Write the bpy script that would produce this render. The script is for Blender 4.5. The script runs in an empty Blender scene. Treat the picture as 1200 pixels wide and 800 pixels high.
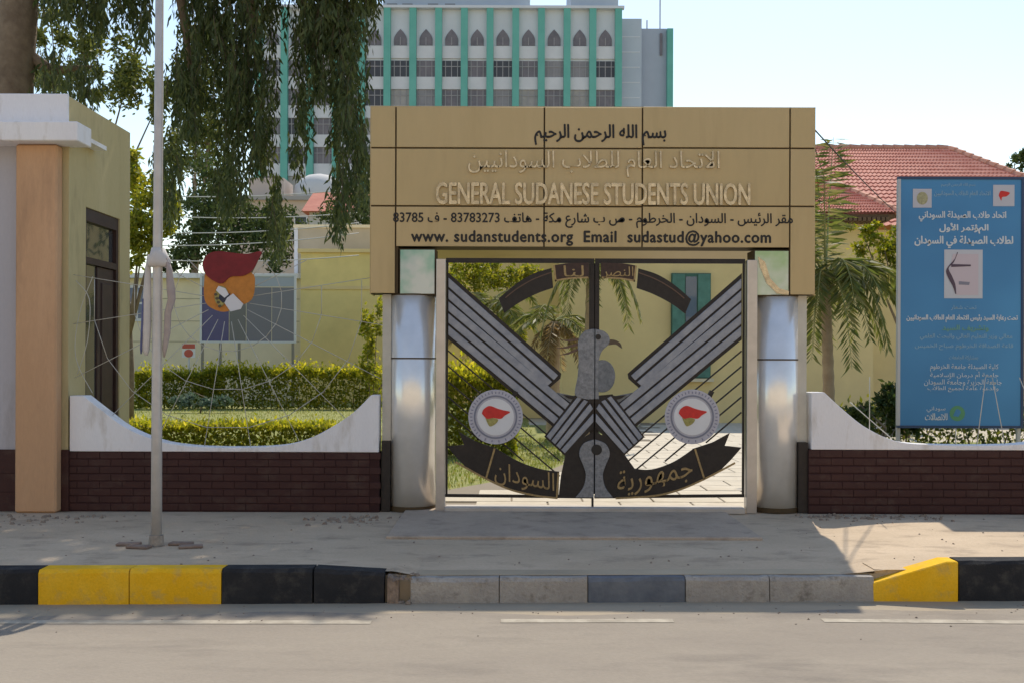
import bpy, bmesh, math, random
import numpy as np
from mathutils import Vector, Matrix

random.seed(7)
rng = np.random.default_rng(7)
R = math.radians
scene = bpy.context.scene
C = scene.collection

# ------------------------------------------------------------------ camera
F = 1220.0          # focal length in photo pixels (photo 1200 wide)
D = 12.2            # camera to gate plane; the gate plane is y = 0, 1 m = 100 px there
EYE = 1.75
cam_data = bpy.data.cameras.new("camera")
cam_data.sensor_width = 36.0
cam_data.lens = 36.0 * F / 1200.0
cam_data.shift_y = 25.0 / 1200.0
cam_data.clip_end = 2000.0
cam = bpy.data.objects.new("camera", cam_data)
C.objects.link(cam)
cam.location = (0, -D, EYE)
cam.rotation_euler = (R(90), R(-0.2), 0)
scene.camera = cam

# ------------------------------------------------------------------ sky, sun, exposure
SUN_EL, SUN_AZ = 52.5, 10.5          # azimuth from +Y towards +X
world = bpy.data.worlds.new("World")
scene.world = world
world.use_nodes = True
wn = world.node_tree
bg = wn.nodes["Background"]
sky = wn.nodes.new("ShaderNodeTexSky")
sky.sky_type = 'NISHITA'
sky.sun_disc = False
sky.sun_elevation = R(SUN_EL)
sky.sun_rotation = R(SUN_AZ)
sky.altitude = 380.0
sky.air_density = 1.35
sky.dust_density = 0.7
sky.ozone_density = 1.0
wn.links.new(sky.outputs[0], bg.inputs[0])
bg.inputs[1].default_value = 0.135
sl = bpy.data.lights.new("sun", 'SUN')
sl.energy = 3.1
sl.angle = R(0.55)
sl.color = (1.0, 0.93, 0.81)
sun = bpy.data.objects.new("sun", sl)
C.objects.link(sun)
sd = Vector((math.sin(R(SUN_AZ)) * math.cos(R(SUN_EL)), math.cos(R(SUN_AZ)) * math.cos(R(SUN_EL)), math.sin(R(SUN_EL))))
sun.rotation_euler = sd.to_track_quat('Z', 'Y').to_euler()
sun.location = sd * 60
vs = scene.view_settings
vs.view_transform = 'Standard'
vs.look = 'None'
vs.gamma = 1.0
vs.use_curve_mapping = False
vs.exposure = 0.46
vs.use_white_balance = True          # balanced a little for the open shade, as the photo is
vs.white_balance_temperature = 6850

# ------------------------------------------------------------------ helpers
def G(px, py):                       # a photo point -> (x, z) in the gate plane
    return ((px - 600) / 100.0, EYE - (py - 425) / 100.0)
def at(px, py, d):                   # a photo point at distance d -> world point
    return Vector(((px - 600) / F * d, d - D, EYE - (py - 425) / F * d))

MATS = {}
def mat(name, col, rough=0.8, metal=0.0, var=0.0, scale=8.0, bump=0.0, bscale=40.0, col2=None, spec=0.4, detail=6.0, coat=0.0, thr=None):
    if name in MATS: return MATS[name]
    m = bpy.data.materials.new(name); m.use_nodes = True
    nt = m.node_tree; b = nt.nodes["Principled BSDF"]
    b.inputs["Roughness"].default_value = rough
    b.inputs["Metallic"].default_value = metal
    b.inputs["Specular IOR Level"].default_value = spec
    b.inputs["Coat Weight"].default_value = coat
    c = (*col, 1)
    b.inputs["Base Color"].default_value = c
    tc = nt.nodes.new("ShaderNodeNewGeometry")
    if var or col2:
        n = nt.nodes.new("ShaderNodeTexNoise"); n.inputs["Scale"].default_value = scale; n.inputs["Detail"].default_value = detail
        n.inputs["Roughness"].default_value = 0.62
        nt.links.new(tc.outputs["Position"], n.inputs["Vector"])
        r = nt.nodes.new("ShaderNodeValToRGB")
        lo, hi = thr if thr else (0.3, 0.7)
        r.color_ramp.elements[0].position = lo; r.color_ramp.elements[1].position = hi
        if col2:
            a, z = col, col2
        else:
            a = [x * (1 - var) for x in col]; z = [min(1, x * (1 + var)) for x in col]
        r.color_ramp.elements[0].color = (*a, 1); r.color_ramp.elements[1].color = (*z, 1)
        nt.links.new(n.outputs["Fac"], r.inputs[0]); nt.links.new(r.outputs[0], b.inputs["Base Color"])
    if bump:
        n2 = nt.nodes.new("ShaderNodeTexNoise"); n2.inputs["Scale"].default_value = bscale; n2.inputs["Detail"].default_value = 4
        nt.links.new(tc.outputs["Position"], n2.inputs["Vector"])
        bp = nt.nodes.new("ShaderNodeBump"); bp.inputs["Strength"].default_value = bump; bp.inputs["Distance"].default_value = 0.02
        nt.links.new(n2.outputs["Fac"], bp.inputs["Height"]); nt.links.new(bp.outputs[0], b.inputs["Normal"])
    MATS[name] = m
    return m

def worn(name, base, light, dark, s1, s2, s3, bump=0.4, stretch=(1, 1, 1), rough=0.95, spec=0.2, metal=0.0, grain=0.35):
    m = bpy.data.materials.new(name); m.use_nodes = True; nt = m.node_tree; b = nt.nodes["Principled BSDF"]
    b.inputs["Roughness"].default_value = rough; b.inputs["Specular IOR Level"].default_value = spec; b.inputs["Metallic"].default_value = metal
    g = nt.nodes.new("ShaderNodeNewGeometry"); mp = nt.nodes.new("ShaderNodeMapping"); mp.inputs["Scale"].default_value = stretch
    nt.links.new(g.outputs["Position"], mp.inputs[0])
    def noise(sc, det, lo, hi):
        n = nt.nodes.new("ShaderNodeTexNoise"); n.inputs["Scale"].default_value = sc; n.inputs["Detail"].default_value = det; n.inputs["Roughness"].default_value = 0.65
        nt.links.new(mp.outputs[0], n.inputs["Vector"]); r = nt.nodes.new("ShaderNodeMapRange"); r.inputs[1].default_value = lo; r.inputs[2].default_value = hi
        nt.links.new(n.outputs["Fac"], r.inputs[0]); return r.outputs[0], n.outputs["Fac"]
    f1, _ = noise(s1, 8, 0.42, 0.66); f2, _ = noise(s2, 6, 0.52, 0.70); f3, h3 = noise(s3, 3, 0.3, 0.7)
    def mix(fac, a, c):
        x = nt.nodes.new("ShaderNodeMix"); x.data_type = 'RGBA'
        nt.links.new(fac, x.inputs[0])
        for sock, v in ((x.inputs[6], a), (x.inputs[7], c)):
            if isinstance(v, tuple): sock.default_value = (*v, 1)
            else: nt.links.new(v, sock)
        return x.outputs[2]
    c = mix(f1, base, light); c = mix(f2, c, dark)
    lo = nt.nodes.new("ShaderNodeMix"); lo.data_type = 'RGBA'; lo.blend_type = 'MULTIPLY'; lo.inputs[0].default_value = grain
    nt.links.new(c, lo.inputs[6]); nt.links.new(mix(f3, (0.62, 0.62, 0.62), (1.0, 1.0, 1.0)), lo.inputs[7])
    nt.links.new(lo.outputs[2], b.inputs["Base Color"])
    bp = nt.nodes.new("ShaderNodeBump"); bp.inputs["Strength"].default_value = bump; bp.inputs["Distance"].default_value = 0.02
    nt.links.new(h3, bp.inputs["Height"]); nt.links.new(bp.outputs[0], b.inputs["Normal"])
    MATS[name] = m; return m

def leaf_mat(name, cols, trans=0.45):
    if name in MATS: return MATS[name]
    m = bpy.data.materials.new(name); m.use_nodes = True
    nt = m.node_tree; nt.nodes.clear()
    out = nt.nodes.new("ShaderNodeOutputMaterial")
    g = nt.nodes.new("ShaderNodeNewGeometry")
    r = nt.nodes.new("ShaderNodeValToRGB")
    els = r.color_ramp.elements
    while len(els) < len(cols): els.new(0.5)
    for i, c in enumerate(cols):
        els[i].position = i / max(1, len(cols) - 1); els[i].color = (*c, 1)
    nt.links.new(g.outputs["Random Per Island"], r.inputs[0])
    d = nt.nodes.new("ShaderNodeBsdfPrincipled"); d.inputs["Roughness"].default_value = 0.55; d.inputs["Specular IOR Level"].default_value = 0.35
    t = nt.nodes.new("ShaderNodeBsdfTranslucent")
    hs = nt.nodes.new("ShaderNodeHueSaturation"); hs.inputs["Value"].default_value = 1.5; hs.inputs["Saturation"].default_value = 1.1; hs.inputs["Hue"].default_value = 0.485
    nt.links.new(r.outputs[0], hs.inputs["Color"]); nt.links.new(hs.outputs[0], t.inputs[0])
    nt.links.new(r.outputs[0], d.inputs["Base Color"])
    mx = nt.nodes.new("ShaderNodeMixShader"); mx.inputs[0].default_value = trans
    nt.links.new(d.outputs[0], mx.inputs[1]); nt.links.new(t.outputs[0], mx.inputs[2]); nt.links.new(mx.outputs[0], out.inputs[0])
    MATS[name] = m
    return m

def tag(o, label=None, cat=None, group=None, kind=None):
    if label: o["label"] = label
    if cat: o["category"] = cat
    if group: o["group"] = group
    if kind: o["kind"] = kind
    return o
def empty(name, loc=(0, 0, 0), label=None, cat=None, group=None):
    o = bpy.data.objects.new(name, None); C.objects.link(o); o.location = loc; o.empty_display_size = 0.2
    return tag(o, label, cat, group)
def link(name, me, m=None, parent=None, loc=None):
    o = bpy.data.objects.new(name, me); C.objects.link(o)
    if m is not None and len(me.materials) == 0: me.materials.append(m)
    if parent is not None:
        o.parent = parent
        bl = parent.location if parent.parent is None else parent.location + parent.parent.location
        o.location = (Vector(loc) if loc is not None else Vector((0, 0, 0))) - Vector(bl)
    elif loc is not None: o.location = loc
    return o

class MB:
    def __init__(s): s.v = []; s.f = []
    def box(s, x0, x1, y0, y1, z0, z1):
        n = len(s.v)
        s.v += [(x0,y0,z0),(x1,y0,z0),(x1,y1,z0),(x0,y1,z0),(x0,y0,z1),(x1,y0,z1),(x1,y1,z1),(x0,y1,z1)]
        s.f += [tuple(n+i for i in q) for q in ((0,3,2,1),(4,5,6,7),(0,1,5,4),(1,2,6,5),(2,3,7,6),(3,0,4,7))]
        return s
    def prism(s, pts, y0, y1):       # pts (x,z) outline, extruded in y
        a = sum(pts[i][0]*pts[(i+1)%len(pts)][1]-pts[(i+1)%len(pts)][0]*pts[i][1] for i in range(len(pts)))
        if a < 0: pts = pts[::-1]
        n = len(s.v); k = len(pts)
        s.v += [(x, y0, z) for x, z in pts] + [(x, y1, z) for x, z in pts]
        s.f.append(tuple(range(n, n+k))); s.f.append(tuple(range(n+2*k-1, n+k-1, -1)))
        for i in range(k):
            j = (i+1) % k
            s.f.append((n+i, n+k+i, n+k+j, n+j))
        return s
    def prism_xy(s, pts, z0, z1):    # outline in plan, extruded in z
        a = sum(pts[i][0]*pts[(i+1)%len(pts)][1]-pts[(i+1)%len(pts)][0]*pts[i][1] for i in range(len(pts)))
        if a < 0: pts = pts[::-1]
        n = len(s.v); k = len(pts)
        s.v += [(x, y, z0) for x, y in pts] + [(x, y, z1) for x, y in pts]
        s.f.append(tuple(range(n+k-1, n-1, -1))); s.f.append(tuple(range(n+k, n+2*k)))
        for i in range(k):
            j = (i+1) % k
            s.f.append((n+i, n+j, n+k+j, n+k+i))
        return s
    def tube(s, pts, radii, seg=8, cap=True):
        pts = [Vector(p) for p in pts]
        if not hasattr(radii, '__len__'): radii = [radii]*len(pts)
        n = len(s.v); up = Vector((0.13, 0.21, 0.97))
        for i, p in enumerate(pts):
            t = (pts[min(i+1, len(pts)-1)] - pts[max(i-1, 0)]).normalized()
            a = t.cross(up)
            if a.length < 0.05: a = t.cross(Vector((1, 0, 0)))
            a.normalize(); b = t.cross(a)
            for k in range(seg):
                w = 2*math.pi*k/seg
                s.v.append(tuple(p + (a*math.cos(w) + b*math.sin(w))*radii[i]))
        for i in range(len(pts)-1):
            for k in range(seg):
                k2 = (k+1) % seg
                s.f.append((n+i*seg+k, n+i*seg+k2, n+(i+1)*seg+k2, n+(i+1)*seg+k))
        if cap:
            s.f.append(tuple(n+k for k in range(seg))[::-1]); m = n+(len(pts)-1)*seg
            s.f.append(tuple(m+k for k in range(seg)))
        return s
    def quad(s, a, b, c, d):
        n = len(s.v); s.v += [tuple(a), tuple(b), tuple(c), tuple(d)]; s.f.append((n, n+1, n+2, n+3)); return s
    def mesh(s, smooth=False, bevel=0.0):
        me = bpy.data.meshes.new("m"); me.from_pydata(s.v, [], s.f); me.update()
        if bevel or True:
            bm = bmesh.new(); bm.from_mesh(me)
            bmesh.ops.recalc_face_normals(bm, faces=bm.faces)
            if bevel:
                bmesh.ops.bevel(bm, geom=[e for e in bm.edges if len(e.link_faces) == 2 and e.calc_face_angle(0) > 0.5], offset=bevel, segments=1, affect='EDGES', clamp_overlap=True)
            bm.to_mesh(me); bm.free()
        if smooth:
            me.polygons.foreach_set("use_smooth", [True]*len(me.polygons))
        return me
    def build(s, name, m, parent=None, smooth=False, bevel=0.0):
        me = s.mesh(smooth, bevel)
        o = link(name, me, m, parent, (0, 0, 0) if parent is not None else None)
        return o

def rebase(o):                       # put a lone mesh's origin at its own base
    me = o.data; n = len(me.vertices); a = np.empty(n*3); me.vertices.foreach_get("co", a); a = a.reshape(-1, 3)
    b = np.array([(a[:,0].min()+a[:,0].max())/2, (a[:,1].min()+a[:,1].max())/2, a[:,2].min()])
    me.vertices.foreach_set("co", (a-b).ravel()); me.update(); o.location = Vector(o.location) + Vector(b); return o

def leaf_mesh(P, Dv, L, W, fold=None):   # rhombic leaves at P pointing along Dv
    n = len(P)
    Dv = Dv / np.linalg.norm(Dv, axis=1, keepdims=True)
    r = rng.normal(size=(n, 3)); S = np.cross(Dv, r); S /= np.linalg.norm(S, axis=1, keepdims=True) + 1e-9
    L = np.broadcast_to(np.asarray(L, float).reshape(-1, 1), (n, 1)); W = np.broadcast_to(np.asarray(W, float).reshape(-1, 1), (n, 1))
    v = np.stack([P, P + Dv*L*0.45 + S*W*0.5, P + Dv*L, P + Dv*L*0.45 - S*W*0.5], 1).reshape(-1, 3)
    me = bpy.data.meshes.new("leaves")
    me.vertices.add(n*4); me.vertices.foreach_set("co", v.astype(np.float32).ravel())
    me.loops.add(n*4); me.loops.foreach_set("vertex_index", np.arange(n*4, dtype=np.int32))
    me.polygons.add(n); me.polygons.foreach_set("loop_start", np.arange(0, n*4, 4, dtype=np.int32))
    me.update(calc_edges=True)
    return me

# Arabic letter joining: letters -> isolated, final, initial, medial forms
AR = {'ا':0xFE8D,'ب':0xFE8F,'ة':0xFE93,'ت':0xFE95,'ث':0xFE99,'ج':0xFE9D,'ح':0xFEA1,'خ':0xFEA5,'د':0xFEA9,'ذ':0xFEAB,'ر':0xFEAD,'ز':0xFEAF,'س':0xFEB1,'ش':0xFEB5,'ص':0xFEB9,'ض':0xFEBD,'ط':0xFEC1,'ع':0xFEC9,'غ':0xFECD,'ف':0xFED1,'ق':0xFED5,'ك':0xFED9,'ل':0xFEDD,'م':0xFEE1,'ن':0xFEE5,'ه':0xFEE9,'و':0xFEED,'ى':0xFEEF,'ي':0xFEF1,'أ':0xFE83,'إ':0xFE87,'ئ':0xFE89}
TWO = set('اةدذرزوىأإ')
LA = {'ا':0xFEFB,'أ':0xFEF7}
def shape(s):
    out = []; prev = False; i = 0
    while i < len(s):
        c = s[i]
        if c == 'ل' and i+1 < len(s) and s[i+1] in LA:
            out.append(chr(LA[s[i+1]] + (1 if prev else 0))); prev = False; i += 2; continue
        if c not in AR:
            if c.isdigit() and out and out[-1][-1].isdigit(): out[-1] += c
            else: out.append(c)
            prev = False; i += 1; continue
        nxt = c not in TWO and i+1 < len(s) and s[i+1] in AR
        out.append(chr(AR[c] + ((3 if prev else 2) if nxt else (1 if prev else 0)))); prev = nxt; i += 1
    return ''.join(reversed(out))

def lettering(name, s, x0, x1, z0, z1, y, m, parent, extrude=0.004, bold=0.0, arabic=True, spacing=1.0, split=True):
    """Raised lettering fitted to a box in a plane facing the street (front face at y)."""
    cu = bpy.data.curves.new("t", 'FONT'); cu.body = shape(s) if arabic else s; cu.size = 1.0; cu.extrude = 0.0; cu.resolution_u = 3
    cu.space_character = spacing
    to = bpy.data.objects.new("t", cu); C.objects.link(to)
    dg = bpy.context.evaluated_depsgraph_get(); dg.update()
    me0 = bpy.data.meshes.new_from_object(to.evaluated_get(dg))
    bpy.data.objects.remove(to); bpy.data.curves.remove(cu)
    bm = bmesh.new(); bm.from_mesh(me0); bpy.data.meshes.remove(me0)
    bmesh.ops.dissolve_limit(bm, angle_limit=0.02, verts=bm.verts, edges=bm.edges)
    bmesh.ops.triangulate(bm, faces=bm.faces)
    xs = [v.co.x for v in bm.verts]; ys = [v.co.y for v in bm.verts]
    ax, bx, ay, by = min(xs), max(xs), min(ys), max(ys)
    sx = (x1-x0)/(bx-ax); sz = (z1-z0)/(by-ay)
    for v in bm.verts:
        v.co = Vector((x0 + (v.co.x-ax)*sx, 0.0, z0 + (v.co.y-ay)*sz))
    left = set(bm.verts); isl = []
    while left:
        v = left.pop(); st_ = [v]; comp = [v]
        while st_:
            w = st_.pop()
            for e in w.link_edges:
                u = e.other_vert(w)
                if u in left: left.discard(u); st_.append(u); comp.append(u)
        isl.append((min(u.co.x for u in comp), max(u.co.x for u in comp)))
    isl.sort(); cuts = []; hi = isl[0][1]
    for a_, b_ in isl[1:]:
        if split and a_-hi > 0.17*sx: cuts.append((a_+hi)/2)
        hi = max(hi, b_)
    if extrude:
        geom = bmesh.ops.extrude_face_region(bm, geom=bm.faces[:])
        for v in geom['geom']:
            if isinstance(v, bmesh.types.BMVert): v.co.y += extrude
    if bold:
        base = bm.faces[:]
        for k, (dx, dz) in enumerate(((bold, 0.0), (bold*0.5, bold*0.5), (bold*0.5, -bold*0.4))):
            d = bmesh.ops.duplicate(bm, geom=base)
            for v in d['geom']:
                if isinstance(v, bmesh.types.BMVert): v.co += Vector((dx, -0.0006*(k+1), dz))
    for v in bm.verts: v.co.y += y
    lims = [-1e9] + cuts + [1e9]; o = None
    for a_, b_ in zip(lims[:-1], lims[1:]):
        b2 = bm.copy()
        if cuts: bmesh.ops.delete(b2, geom=[v for v in b2.verts if not a_ <= v.co.x < b_], context='VERTS')
        if len(b2.faces):
            me = bpy.data.meshes.new("t"); b2.to_mesh(me); o = link(name, me, m, parent, (0, 0, 0))
        b2.free()
    bm.free()
    return o
def glettering(name, s, px0, px1, py0, py1, y, m, parent, d=None, **k):
    if d is None:
        x0, z1 = G(px0, py0); x1, z0 = G(px1, py1)
    else:
        a = at(px0, py0, d); b = at(px1, py1, d); x0, z1, x1, z0 = a.x, a.z, b.x, b.z
    return lettering(name, s, x0, x1, z0, z1, y, m, parent, **k)

def gp(pts): return [G(*p) for p in pts]
def curve(p, n=24):                  # Catmull-Rom through photo points
    out = []
    for i in range(len(p)-1):
        p0 = p[max(i-1, 0)]; p1 = p[i]; p2 = p[i+1]; p3 = p[min(i+2, len(p)-1)]
        k = max(2, n//(len(p)-1))
        for j in range(k):
            t = j/k
            out.append(tuple(0.5*((2*p1[a]) + (p2[a]-p0[a])*t + (2*p0[a]-5*p1[a]+4*p2[a]-p3[a])*t*t + (3*p1[a]-p0[a]-3*p2[a]+p3[a])*t**3) for a in (0, 1)))
    out.append(tuple(p[-1])); return out
def disc(cx, cy, rx, ry=None, n=28): return [(cx+rx*math.cos(2*math.pi*i/n), cy+(ry or rx)*math.sin(2*math.pi*i/n)) for i in range(n)]

# ------------------------------------------------------------------ materials
M_tan = worn("tan_cladding", (0.50,0.375,0.19), (0.525,0.395,0.205), (0.45,0.335,0.165), 0.7, 0.9, 6, 0.03, (2.2,1,0.35), 0.42, 0.5, 0.12, 0.1)
M_tan2 = worn("tan_cladding_b", (0.485,0.365,0.188), (0.53,0.40,0.21), (0.44,0.33,0.165), 0.6, 1.1, 6, 0.03, (2.6,1,0.3), 0.40, 0.5, 0.12, 0.1)
M_tan3 = worn("tan_cladding_c", (0.515,0.385,0.192), (0.485,0.365,0.185), (0.455,0.34,0.17), 0.8, 1.3, 6, 0.03, (2.0,1,0.4), 0.45, 0.5, 0.12, 0.1)
M_joint = mat("joint_brown", (0.07, 0.045, 0.02), 0.8)
M_black = mat("black_letter", (0.012, 0.012, 0.014), 0.45)
M_steelletter = mat("polished_letter", (0.30, 0.27, 0.21), 0.26, 0.8, col2=(0.62, 0.55, 0.42), scale=14)
M_steel = mat("stainless_steel", (0.86, 0.85, 0.84), 0.24, 0.5, var=0.07, scale=4, bump=0.10, bscale=3.2)
M_post = mat("brushed_post", (0.46, 0.45, 0.46), 0.35, 0.8, var=0.1, scale=5)
M_feather = mat("painted_feather", (0.22, 0.24, 0.29), 0.5, 0.3, col2=(0.34, 0.355, 0.40), scale=9, bump=0.08, bscale=50, detail=9)
M_body = mat("painted_bird_body", (0.14, 0.15, 0.17), 0.5, 0.35, col2=(0.30, 0.31, 0.335), scale=26, detail=9, bump=0.25, bscale=60)
M_breast = mat("breast_paint", (0.11, 0.125, 0.145), 0.5, 0.35, col2=(0.22, 0.235, 0.26), scale=26, detail=9, bump=0.25, bscale=60)
M_dark = mat("black_iron", (0.022, 0.018, 0.017), 0.55, 0.2, col2=(0.036, 0.029, 0.026), scale=16, bump=0.1, bscale=60)
M_gold = mat("dull_gold", (0.33, 0.24, 0.12), 0.45, 0.4, var=0.25, scale=30)
M_brownf = mat("crest_brown", (0.14, 0.085, 0.06), 0.7)
M_medal = mat("medallion_grey", (0.47, 0.46, 0.52), 0.6, var=0.08, scale=30)
M_white = mat("white_paint", (0.70, 0.70, 0.72), 0.7, var=0.05, scale=3, bump=0.04)
M_red = mat("flame_red", (0.60, 0.03, 0.025), 0.55, var=0.12, scale=20)
M_darkred = mat("flame_dark_red", (0.19, 0.012, 0.018), 0.6, var=0.2, scale=10)
M_orange = mat("torch_orange", (0.52, 0.20, 0.035), 0.6, var=0.15, scale=14)
M_olive = mat("hand_olive", (0.34, 0.30, 0.10), 0.6, var=0.3, scale=40)
M_navy = mat("cuff_navy", (0.03, 0.035, 0.06), 0.6)
M_wallwhite = worn("white_wall", (0.80,0.79,0.82), (0.86,0.85,0.87), (0.60,0.56,0.53), 1.2, 2.4, 40, 0.12, (1.6,1,0.45), 0.85, 0.3, 0.0, 0.12)
M_brick = worn("brown_tile", (0.046,0.014,0.013), (0.056,0.018,0.016), (0.072,0.038,0.031), 2.2, 3.0, 60, 0.15, (1,1,1.4), 0.6, 0.35, 0.0, 0.25)
M_mortar = mat("dark_mortar", (0.036, 0.012, 0.011), 0.9)
M_wire = mat("white_wire", (0.50, 0.48, 0.43), 0.5, 0.1)
M_gh_front = worn("gatehouse_grey", (0.46,0.45,0.49), (0.52,0.51,0.55), (0.35,0.33,0.34), 0.8, 1.6, 35, 0.15, (1.4,1,0.4), 0.9, 0.2, 0.0, 0.15)
M_gh_side = worn("gatehouse_olive", (0.50,0.42,0.235), (0.55,0.465,0.27), (0.38,0.315,0.18), 0.8, 1.8, 35, 0.15, (1.4,1.4,0.35), 0.9, 0.2, 0.0, 0.15)
M_pilaster = worn("orange_render", (0.56,0.34,0.20), (0.63,0.39,0.235), (0.44,0.27,0.165), 0.9, 1.7, 35, 0.2, (1.6,1,0.35), 0.9, 0.2, 0.0, 0.18)
M_doorwood = mat("door_brown", (0.045, 0.022, 0.018), 0.5, var=0.25, scale=6)
M_glass = mat("dark_glass", (0.05, 0.055, 0.06), 0.06, 0.0, spec=1.0, coat=1.0)
M_pole = mat("pole_paint", (0.52, 0.50, 0.49), 0.5, 0.2, var=0.10, scale=6)

# ------------------------------------------------------------------ ground
def kerb_y(x): return -3.50 + 0.032*x
M_ground = mat("sandy_ground", (0.42, 0.34, 0.24), 0.95, var=0.2, scale=0.8, bump=0.1, bscale=15)
M_asphalt = worn("dusty_asphalt", (0.305, 0.265, 0.22), (0.35, 0.305, 0.25), (0.255, 0.222, 0.187), 0.55, 1.7, 70, 0.35, (0.45, 1.3, 1))
M_gutter = mat("sand_in_gutter", (0.40, 0.325, 0.235), 0.95, bump=0.2, bscale=80, col2=(0.32, 0.275, 0.21), scale=1.7, detail=8)
M_line = mat("worn_line_paint", (0.32, 0.28, 0.225), 0.9, col2=(0.47, 0.42, 0.34), scale=7, detail=12, thr=(0.38, 0.66))
M_pave = worn("dusty_concrete", (0.54, 0.425, 0.305), (0.63, 0.50, 0.365), (0.39, 0.305, 0.225), 0.9, 2.6, 45, 0.6, (0.7, 1.2, 1))
M_slab = worn("apron_concrete", (0.44, 0.355, 0.28), (0.52, 0.42, 0.33), (0.33, 0.265, 0.21), 1.1, 3.1, 50, 0.5)
M_lawn = mat("lawn_soil", (0.19, 0.22, 0.06), 0.95, bump=0.3, bscale=60, col2=(0.30, 0.29, 0.10), scale=2.5)

g = MB()
ys = [-400, -3.42, -3.38, 500]; zs = [-0.32, -0.32, -0.04, -0.04]
for i in range(3):
    x = 500
    sk = 0.032*x if i < 2 else 0.0
    y0a = ys[i] + (0.032*-x if 0 < i < 3 else 0); y0b = ys[i] + (0.032*x if 0 < i < 3 else 0)
    y1a = ys[i+1] + (0.032*-x if i+1 < 3 else 0); y1b = ys[i+1] + (0.032*x if i+1 < 3 else 0)
    g.quad((-x, y0a, zs[i]), (x, y0b, zs[i]), (x, y1b, zs[i+1]), (-x, y1a, zs[i+1]))
tag(g.build("ground", M_ground), kind="structure")
g = MB(); g.quad((-120, kerb_y(-120)-9, -0.262), (120, kerb_y(120)-9, -0.262), (120, kerb_y(120)+0.03, -0.262), (-120, kerb_y(-120)+0.03, -0.262))
tag(g.build("road", M_asphalt), kind="structure")
# a sand drift along the kerb, wavy towards the road
g = MB(); top = []; low = []
for i in range(121):
    x = -12 + i*0.2
    low.append((x, kerb_y(x) - 0.40 - 0.07*math.sin(x*1.3+0.5) - 0.05*math.sin(x*4.1), -0.2645)); top.append((x, kerb_y(x)+0.02, -0.252))
for i in range(120): g.quad(low[i], low[i+1], top[i+1], top[i])
tag(g.build("road_gutter", M_gutter), kind="structure")
def dash(pxa, pxb, pya, pyb):
    d = F*(EYE+0.26)/(pya-425); d2 = F*(EYE+0.26)/(pyb-425)
    a = at(pxa, pya, d); b = at(pxb, pyb, d2)
    q = MB(); q.quad((a.x, a.y-0.055, -0.2585), (b.x, b.y-0.055, -0.2585), (b.x, b.y+0.055, -0.2585), (a.x, a.y+0.055, -0.2585))
    tag(q.build("road_marking", M_line), kind="structure")
dash(-260, 436, 731, 729); dash(588, 790, 727, 726); dash(965, 1330, 725, 727)

g = MB()
def drop(x):
    t = min(max((x+0.98)/0.16, 0), 1)*min(max((3.15-x)/0.25, 0), 1)
    return -0.038*t
for i in range(150):
    x0 = -15 + i*0.2; x1 = x0+0.2
    rows = [(0.10, 1.0), (0.28, 1.0), (0.85, 0.35), (1.4, 0.0)]
    pr = [[(x, kerb_y(x)+dy, -0.004+drop(x)*f) for dy, f in rows] + [(x, 0.35, -0.004)] for x in (x0, x1)]
    for k in range(4): g.quad(pr[0][k], pr[1][k], pr[1][k+1], pr[0][k+1])
tag(g.build("pavement", M_pave), kind="structure")
g = MB(); g.box(-1.25, 2.5, -1.85, 0.3, -0.03, 0.028)
tag(g.build("pavement_apron", M_slab, bevel=0.012), kind="structure")
# strip of steel-troweled threshold under the gate
g = MB(); g.box(-0.78, 2.72, -0.10, 0.16, 0.0, 0.072)
tag(g.build("gate_threshold", mat("threshold_stone", (0.46, 0.42, 0.38), 0.7, var=0.12, scale=4), bevel=0.01), kind="structure")

# kerb stones
kerb = empty("kerb", (0, -3.4, -0.26)); tag(kerb, kind="structure")
M_ky = worn("kerb_yellow", (0.88, 0.49, 0.02), (0.90, 0.55, 0.05), (0.66, 0.42, 0.10), 3.0, 7.0, 60, 0.4)
M_kb = worn("kerb_black", (0.028, 0.029, 0.033), (0.045, 0.045, 0.047), (0.07, 0.066, 0.062), 3.0, 6.0, 60, 0.4)
M_kg = worn("kerb_grey", (0.36, 0.335, 0.31), (0.48, 0.45, 0.41), (0.24, 0.215, 0.19), 4.0, 8.0, 40, 0.8)
M_kblue = mat("kerb_slate", (0.10, 0.115, 0.145), 0.85, col2=(0.16, 0.175, 0.20), scale=7, bump=0.4, bscale=30)
def kx(px): return (px-600)/140.0
def kstone(pa, pb, m, zt0=0.035, zt1=0.035, deep=0.2, rough=0.0):
    x0, x1 = kx(pa)+0.004, kx(pb)-0.004
    q = MB(); nseg = 6
    for i in range(nseg+1):
        t = i/nseg; x = x0+(x1-x0)*t; y = kerb_y(x); zt = zt0+(zt1-zt0)*t
        j = (lambda s: random.uniform(-s, s)) if rough else (lambda s: 0.0)
        q.v += [(x, y+j(rough), -0.30), (x, y+0.004+j(rough), zt-0.03+j(rough)), (x, y+0.025+j(rough), zt+j(rough)*0.6), (x, y+deep, zt), (x, y+deep, -0.3)]
    for i in range(nseg):
        a = i*5; b = a+5
        for k in range(5): q.f.append((a+k, b+k, b+(k+1)%5, a+(k+1)%5))
    q.f.append((4, 3, 2, 1, 0)); e = nseg*5; q.f.append((e, e+1, e+2, e+3, e+4))
    return q.build("kerb_stone", m, kerb)
x = 54
for pa, pb, m in ((-470,-365,M_kb),(-365,-260,M_ky),(-260,-155,M_ky),(-155,-51,M_kb),(-51,54,M_kb),(54,158,M_ky),(158,264,M_ky),(264,369,M_kb)): kstone(pa, pb, m, rough=0.006)
kstone(370, 452, M_kb, 0.035, 0.0, rough=0.006)
kstone(455, 469, mat("kerb_broken", (0.24, 0.18, 0.14), 0.95, var=0.4, scale=20), -0.02, -0.06, rough=0.012)
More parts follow.
